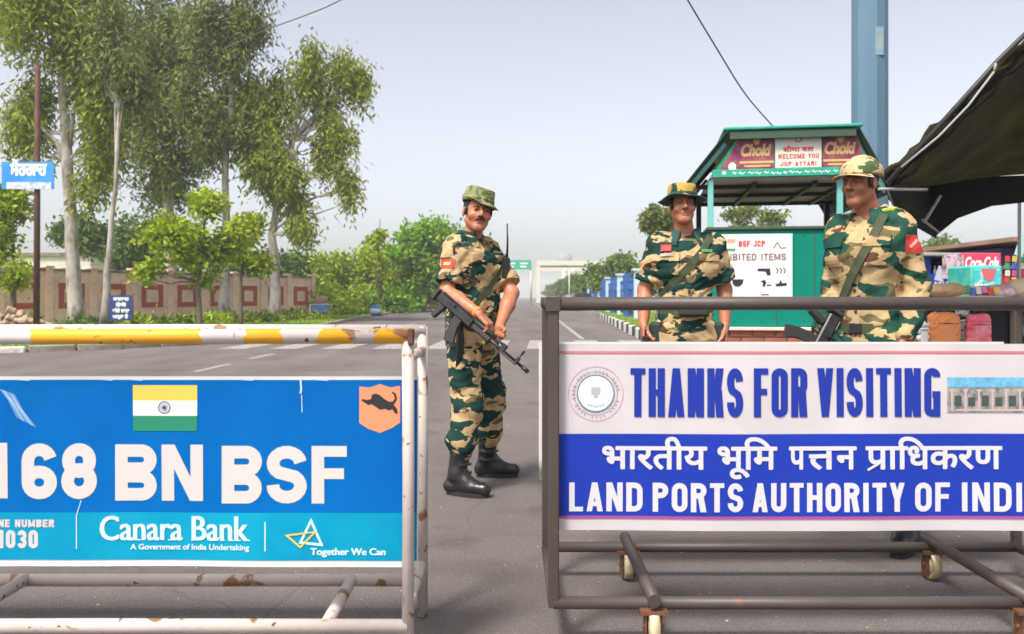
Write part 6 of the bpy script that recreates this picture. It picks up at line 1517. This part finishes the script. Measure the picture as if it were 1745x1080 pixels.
    return dict(root=rt, S=S0, T0=T0, P=P, decal=decal, strap=strap, H=H, HM=HM, L=L, Ld=Ld, ch=ch, nb=nb, sh=sh, el=el, wr=wr, hip=hip, F=F, shirt=shirt, body=body)

def brim_hat(p, m_, R0=.092, H0=.088, brim=.135, c=(0, .012, .062), droop=.02, up=None, tilt=(0, 0), sx=1.0, band=None, nm='bush_hat', wob=.006):
    M = p['HM'] @ Matrix.Rotation(R(tilt[0]), 3, 'X') @ Matrix.Rotation(R(tilt[1]), 3, 'Y'); C_ = p['H'](*c)
    ys = 1.16
    def f(q, a, i):
        k = max(0, (math.hypot(q.x, q.y) - R0) / (brim - R0)) if i >= NC else 0
        z = q.z
        if k > 0:
            z += -droop * k ** 1.3 + wob * k * math.sin(3 * a + 1) + wob * .6 * k * math.sin(5 * a)
            if up: z += up[1] * k ** 1.2 * max(0, math.cos(a - R(up[0]))) ** 2
        else: z += .004 * math.sin(2 * a + 1) * (q.z / H0 > .6); 
        rr = 1 + (.012 * math.sin(4 * a + 2) + .01 * math.sin(7 * a)) * (0 if k > 0 else 1)
        if k > 0 and up: rr -= .22 * k * max(0, math.cos(a - R(up[0]))) ** 2
        return (q.x * rr * sx, q.y * rr * ys * (1 if k == 0 else 1 - .05 * k), z)
    prof = [(0, H0 + .004), (R0 * .4, H0 + .004), (R0 * .75, H0), (R0 * .88, H0 - .004), (R0 * .93, H0 * .86), (R0 * .97, H0 * .5), (R0 * 1.0, H0 * .12), (R0 * 1.005, 0)]; NC = len(prof)
    prof += [(R0 + (brim - R0) * t, 0) for t in (.15, .4, .7, 1)] + [(brim + .001, -.003), (brim - .002, -.005)] + [(R0 + (brim - R0) * t, -.005) for t in (.6, .2)] + [(R0 * .98, -.004)]
    h = MB().lathe(prof, 48, C_, M, True, f).build(nm, m_, p['root'])
    MB().lathe([(R0 * 1.005, .006), (R0 * 1.02, .007), (R0 * 1.015, .022), (R0 * .99, .024)], 40, C_, M, True, lambda q, a, i: (q.x * sx, q.y * ys, q.z)).build('hat_band', band or m_, h)
    return h

# left soldier: three-quarter view, rifle held across the body
A0 = Vector((-.232, 5.12, 0)); RA = Matrix.Rotation(R(58), 3, 'Z')
la = lambda x, y, z: tuple(RA.inverted() @ (Vector((x, y, z)) - A0))
ld = lambda x, y, z: tuple(RA.inverted() @ Vector((x, y, z)))
A = person(dict(id='a', label='soldier with moustache and olive brimmed hat holding a rifle between the two barricades', pos=A0, rot=58, seed=1.3, camo=M_camo, camo_p=M_camo, skin=(.46, .17, .085),
    shw=.168, elbow=[la(-.375, 4.885, 1.175), la(.0, 5.13, 1.17)], wrist=[la(-.185, 4.74, 1.055), la(-.075, 4.92, .97)],
    hand=[(ld(.62, -.18, -.62), ld(-.45, .25, -.75), ld(.3, .9, .1), (30, 45, 35)), (ld(.1, -.6, -.6), ld(-.5, -.5, .2), ld(.7, .2, .5), (35, 50, 40))],
    foot=[la(-.315, 4.93, 0), la(-.155, 5.42, 0)], toe=[ld(.93, -.36, 0), ld(.98, .05, 0)], head=(.0, -.030, 1.655), look=(-42, 0, 6), moustache=True, sleeve='short', slen=.80, belly=.012, hip=(0, .01), facew=1.06, stubble=.5, hem=.87, belt=1.0, wr=.006, gaze=.5))
h = brim_hat(A, M_hatA, R0=.094, H0=.085, brim=.128, c=(0, .008, .058), droop=.020, up=(180, .055), tilt=(0, 6), wob=.007)
d_ = A['decal']; o_ = A['sh'](-1).lerp(A['el'][-1], .42)
d_('shoulder_badge', o_, (-1, -.25, .1), (0, 1, 0), .085, .055, M_patch, .006); d_('badge_emblem', o_, (-1, -.25, .1), (0, 1, 0), .045, .018, M_gold2, .009, nv=3)
d_('name_tape', A['ch'] + Vector((.085, 0, .075)), (.2, -1, .1), (1, 0, 0), .09, .02, M_dk, .010, nv=3)
mkr = A['wr'][-1] 
A['strap']('wrist_band', [(A['wr'][-1].lerp(A['el'][-1], .10), (A['wr'][-1] - A['el'][-1]).cross(Vector((math.cos(a), .3, math.sin(a))))) for a in np.linspace(0, 2 * math.pi, 3)], .001, M_band, .0, A['root'], A['F']) if 0 else None
ax = (A['wr'][-1] - A['el'][-1]).normalized(); Mx = ax.to_track_quat('Z', 'Y').to_matrix()
MB().lathe([(.027, -.011), (.033, -.010), (.0335, 0), (.032, .010), (.027, .011)], 20, A['wr'][-1] - ax * .012, Mx).build('wrist_band', M_band, A['root'])
rA = rifle('black rifle with curved magazine held muzzle down by the left soldier', PX(749, 503, 4.83), PX(901, 632, 4.60), (-.6, .1, -.7))
# sling of the left rifle: runs up over the chest and back to the gun
o1 = [((.0 + .02 * k, 0, 1.05 + .055 * k), (-.35 + .08 * k, -1, 0)) for k in range(7)]
st = A['strap']('rifle_sling', [((.10 - .035 * k, .0, 1.40 - .06 * k), (.5 - .22 * k, -1, 0)) for k in range(7)], .038, M_sling, .020, rA, A['S'])
st.matrix_parent_inverse = rA.matrix_world.inverted() @ A['root'].matrix_basis
# walkie-talkie on the far chest
rd = thing('walkie_talkie', 'black radio with long aerial clipped to the chest of the left soldier', 'radio', A0 + RA @ Vector((.095, -.170, 1.32)), R(58))
MB().box((0, 0, 0), (.058, .034, .13), bev=.008).build('body', M_gun, rd); MB().tube([(.015, 0, .06), (.02, 0, .16), (.024, .005, .27)], [.0075, .006, .004], 8).build('aerial', M_gun, rd); MB().lathe([(0, .015), (.009, .014), (.009, 0)], 10, (-.014, 0, .065)).build('knob', M_gun, rd)
# pouch / hanging strap at the near hip
pc = A['decal']('belt_pouch', Vector((-.17, .0, .93)), (-1, -.2, 0), (0, 1, 0), .085, .15, M_gun, .03, A['T0'], parent=A['root'])
MB().tube([(-.185, -.03, 1.0), (-.205, -.05, .90), (-.20, -.04, .78), (-.19, -.02, .70)], [.03, .034, .030, .02], 10, squash=.45).build('hanging_strap', M_gun, A['root'])

# middle soldier: faces us, arms down
B0 = Vector((1.0, 4.9, 0))
B = person(dict(id='b', label='soldier in wide brimmed camouflage hat facing us with arms hanging in the middle', pos=B0, rot=-3, seed=2.7, camo=M_camo2, camo_p=M_camo, skin=(.42, .155, .08),
    shw=.155, bulk=.95, collar_m=M_dk, hs=.92, elbow=[(-.228, .045, 1.19), (.23, .045, 1.19)], wrist=[(-.248, -.055, .985), (.215, -.04, .975)],
    hand=[((.0, -.35, -1), (1, .1, 0), (0, -1, .2), (45, 60, 40)), ((-.05, -.3, -1), (-1, .1, 0), (0, -1, .2), (30, 40, 30))],
    foot=[(-.15, 0, 0), (.15, .02, 0)], toe=[(-.3, -1, 0), (.3, -1, 0)], head=(-.02, -.02, 1.672), look=(1, -3, 0), sleeve='short', slen=.80, hem=.95, hip=(0, 0), stubble=.2, lipshade=.5, belt=1.06, wr=.006, facew=.96))
h = brim_hat(B, M_hatB, R0=.084, H0=.080, brim=.136, c=(0, .010, .044), droop=.012, tilt=(-4, 0), band=M_dk, wob=.008)
M_ = B['HM'] @ Matrix.Rotation(R(-4), 3, 'X')
MB().tube([B['H'](0, .010, .044) + M_ @ Vector((.137 * math.cos(a), .137 * 1.10 * math.sin(a), -.013 + .008 * math.sin(3 * a + 1) + .005 * math.sin(5 * a))) for a in np.linspace(0, 2 * math.pi, 49)], .0045, 6, cap=False).build('brim_edge', M_dk, h)
MB().lathe([(.088, -.0065), (.112, -.011), (.134, -.0175)], 48, B['H'](0, .010, .044), M_, True, lambda q, a, i: (q.x, q.y * 1.11, q.z + (.5 * i) * (.008 * math.sin(3 * a + 1) + .005 * math.sin(5 * a)))).build('brim_lining', M_dk, h)
dB = B['decal']
dB('chest_badge', B['ch'] + Vector((-.105, 0, .085)), (-.2, -1, .2), (1, 0, 0), .058, .040, M_patch, .014); dB('name_tape', B['ch'] + Vector((-.10, 0, .052)), (-.2, -1, .1), (1, 0, 0), .075, .016, mat('tape_pink', (.5, .4, .36), .7), .024, nv=3)
dB('ribbon_tab', B['ch'] + Vector((.075, 0, .075)), (.2, -1, .1), (1, 0, 0), .06, .018, mat('ribbon_green', (.05, .20, .06), .7), .024, nv=3)
B['strap']('shoulder_sling', [(Vector((.12 - .052 * k, 0, 1.46 - .062 * k)), (.15 - .07 * k, -1, .5 if k == 0 else 0)) for k in range(6)], .040, M_sling, .022, B['root'], B['S'])
for sd in (-1, 1): MB().box((sd * .175, -.03, .93), (.07, .11, .15), bev=.018).build('belt_pouch', mat('pouch_black_green', (.015, .03, .028), .7), B['root'])
MB().box((.02, -.16, 1.075), (.17, .03, .075), bev=.014).build('waist_pack', mat('pack_dark', (.03, .028, .022), .7), B['root'])
kt = thing('hand_radio', 'small black radio in the hand of the middle soldier', 'radio', B0 + Vector((-.250, -.118, .885)), 0)
MB().box((0, 0, 0), (.035, .05, .09), bev=.008).build('body', M_gun, kt); MB().tube([(0, 0, .04), (0, 0, .10)], .005, 6).build('aerial', M_gun, kt)

# right soldier: nearer, turned to our left
C0 = Vector((1.70, 4.05, 0))
Cp = person(dict(id='c', label='soldier in camouflage cap with long sleeves looking to the left at the right', pos=C0, rot=-54, seed=4.1, camo=M_camo3, camo_p=M_camo3, skin=(.33, .12, .06),
    shw=.148, bulk=.92, hs=.915, elbow=[(-.182, .0, 1.20), (.192, .075, 1.195)], wrist=[(-.19, -.12, .955), (.20, -.04, .945)],
    hand=[((.25, -.8, -.9), (.6, .3, -.7), (.5, -.3, .5), (40, 50, 40)), ((.0, -.3, -.9), (-1, 0, -.1), (0, -.4, 1), (35, 45, 35))],
    foot=[(-.13, .26, 0), (.205, -.02, 0)], toe=[(-.2, -1, 0), (.25, -1, 0)], head=(-.012, -.055, 1.685), look=(0, 3, 0), sleeve='long', hem=.87, hip=(0, .02), lean=(0, -.01), stubble=.15, lipshade=.55, belt=1.0, wr=.0065, facew=.96, s=1.025))
# peaked cap
H, HM = Cp['H'], Cp['HM']
G = Field(tuple(H(0, 0, 0) - Vector((.25, .25, .12))), tuple(H(0, 0, 0) + Vector((.25, .25, .2))), .0045); HMl = [list(r) for r in HM]
G.ell(H(0, .016, .050), (.086, .104, .086), 0, HMl); G.cone(H(0, .012, .045), H(0, .014, .080), .091, .085, .02, ends='flat'); G.cut(H(0, 0, .038), HM @ Vector((0, -.08, -1)), G.lo, G.lo + G.n * G.res); G.wrinkle(.003, 5)
cap = link('cap', G.mesh('cap'), M_hatC, Cp['root'])
V = []; Fc = []; nu, nv = 16, 6
for side in (0, 1):
    for j in range(nv + 1):
        for i in range(nu + 1):
            a = R(-62 + 124 * i / nu); k = j / nv; r1 = .093 + .05 * k * math.cos(a) ** .35; x = math.sin(a) * r1 * .98; y = .012 - math.cos(a) * (.103 + .066 * k * max(0, math.cos(a)) ** .4)
            V.append(H(x, y, .046 - .006 * k - .8 * x * x * (1 + k) - side * .004))
m = (nu + 1) * (nv + 1)
for j in range(nv):
    for i in range(nu): a = j * (nu + 1) + i; Fc += [(a, a + nu + 1, a + nu + 2, a + 1), (m + a, m + a + 1, m + a + nu + 2, m + a + nu + 1)]
e_ = nv * (nu + 1); Fc += [(e_ + i, e_ + i + m, e_ + i + 1 + m, e_ + i + 1) for i in range(nu)]
MB().add(V, Fc, True).build('cap_peak', M_hatC, cap)
dC = Cp['decal']; o_ = Cp['sh'](1).lerp(Cp['el'][1], .33)
dC('shoulder_badge', o_, (1, -.55, .05), (0, 1, 0), .085, .080, M_patch, .006); dC('badge_emblem', o_, (1, -.55, .05), (.3, 1, .9), .055, .014, mat('badge_pink', (.7, .35, .3), .6), .009, nv=3)
dC('shoulder_tab', Cp['sh'](1) + Vector((-.05, 0, 0)), (.1, -.15, 1), (1, 0, 0), .07, .035, mat('tab_yellow', (.55, .55, .06), .7), .012)
Cp['strap']('shoulder_sling', [(Vector((.105 - .032 * k, 0, 1.47 - .07 * k)), (.25 - .09 * k, -1, .7 if k == 0 else 0)) for k in range(8)], .042, M_sling, .024, Cp['root'], Cp['S'])
rC = rifle('black rifle slung muzzle down at the waist of the right soldier', PX(1422, 538, 3.74), PX(1322, 730, 3.62), (-.8, -.2, -.4))
# ------------------------------------------------------------ air
hm = bpy.data.materials.new('haze_air'); hm.use_nodes = True
for n_ in list(hm.node_tree.nodes):
    if n_.type != 'OUTPUT_MATERIAL': hm.node_tree.nodes.remove(n_)
pv = hm.node_tree.nodes.new('ShaderNodeVolumePrincipled'); pv.inputs['Color'].default_value = (.93, .95, 1, 1); pv.inputs['Density'].default_value = .0010; pv.inputs['Anisotropy'].default_value = .1
hm.node_tree.links.new(pv.outputs[0], hm.node_tree.nodes['Material Output'].inputs['Volume'])
top = max((o.matrix_world @ Vector(c_)).z for o in bpy.data.objects if o.type == 'MESH' for c_ in o.bound_box)
hz_ = MB().box((0, 720, 14), (1900, 1640, 30)).build('haze', hm); tag(hz_, 'pale dusty haze over the road and fields', kind='stuff')

for o in bpy.data.objects:
    if o.parent and o.name.split('.')[0] in ('leaf_mass', 'foliage', 'scuff_mark'): o['kind'] = 'stuff'
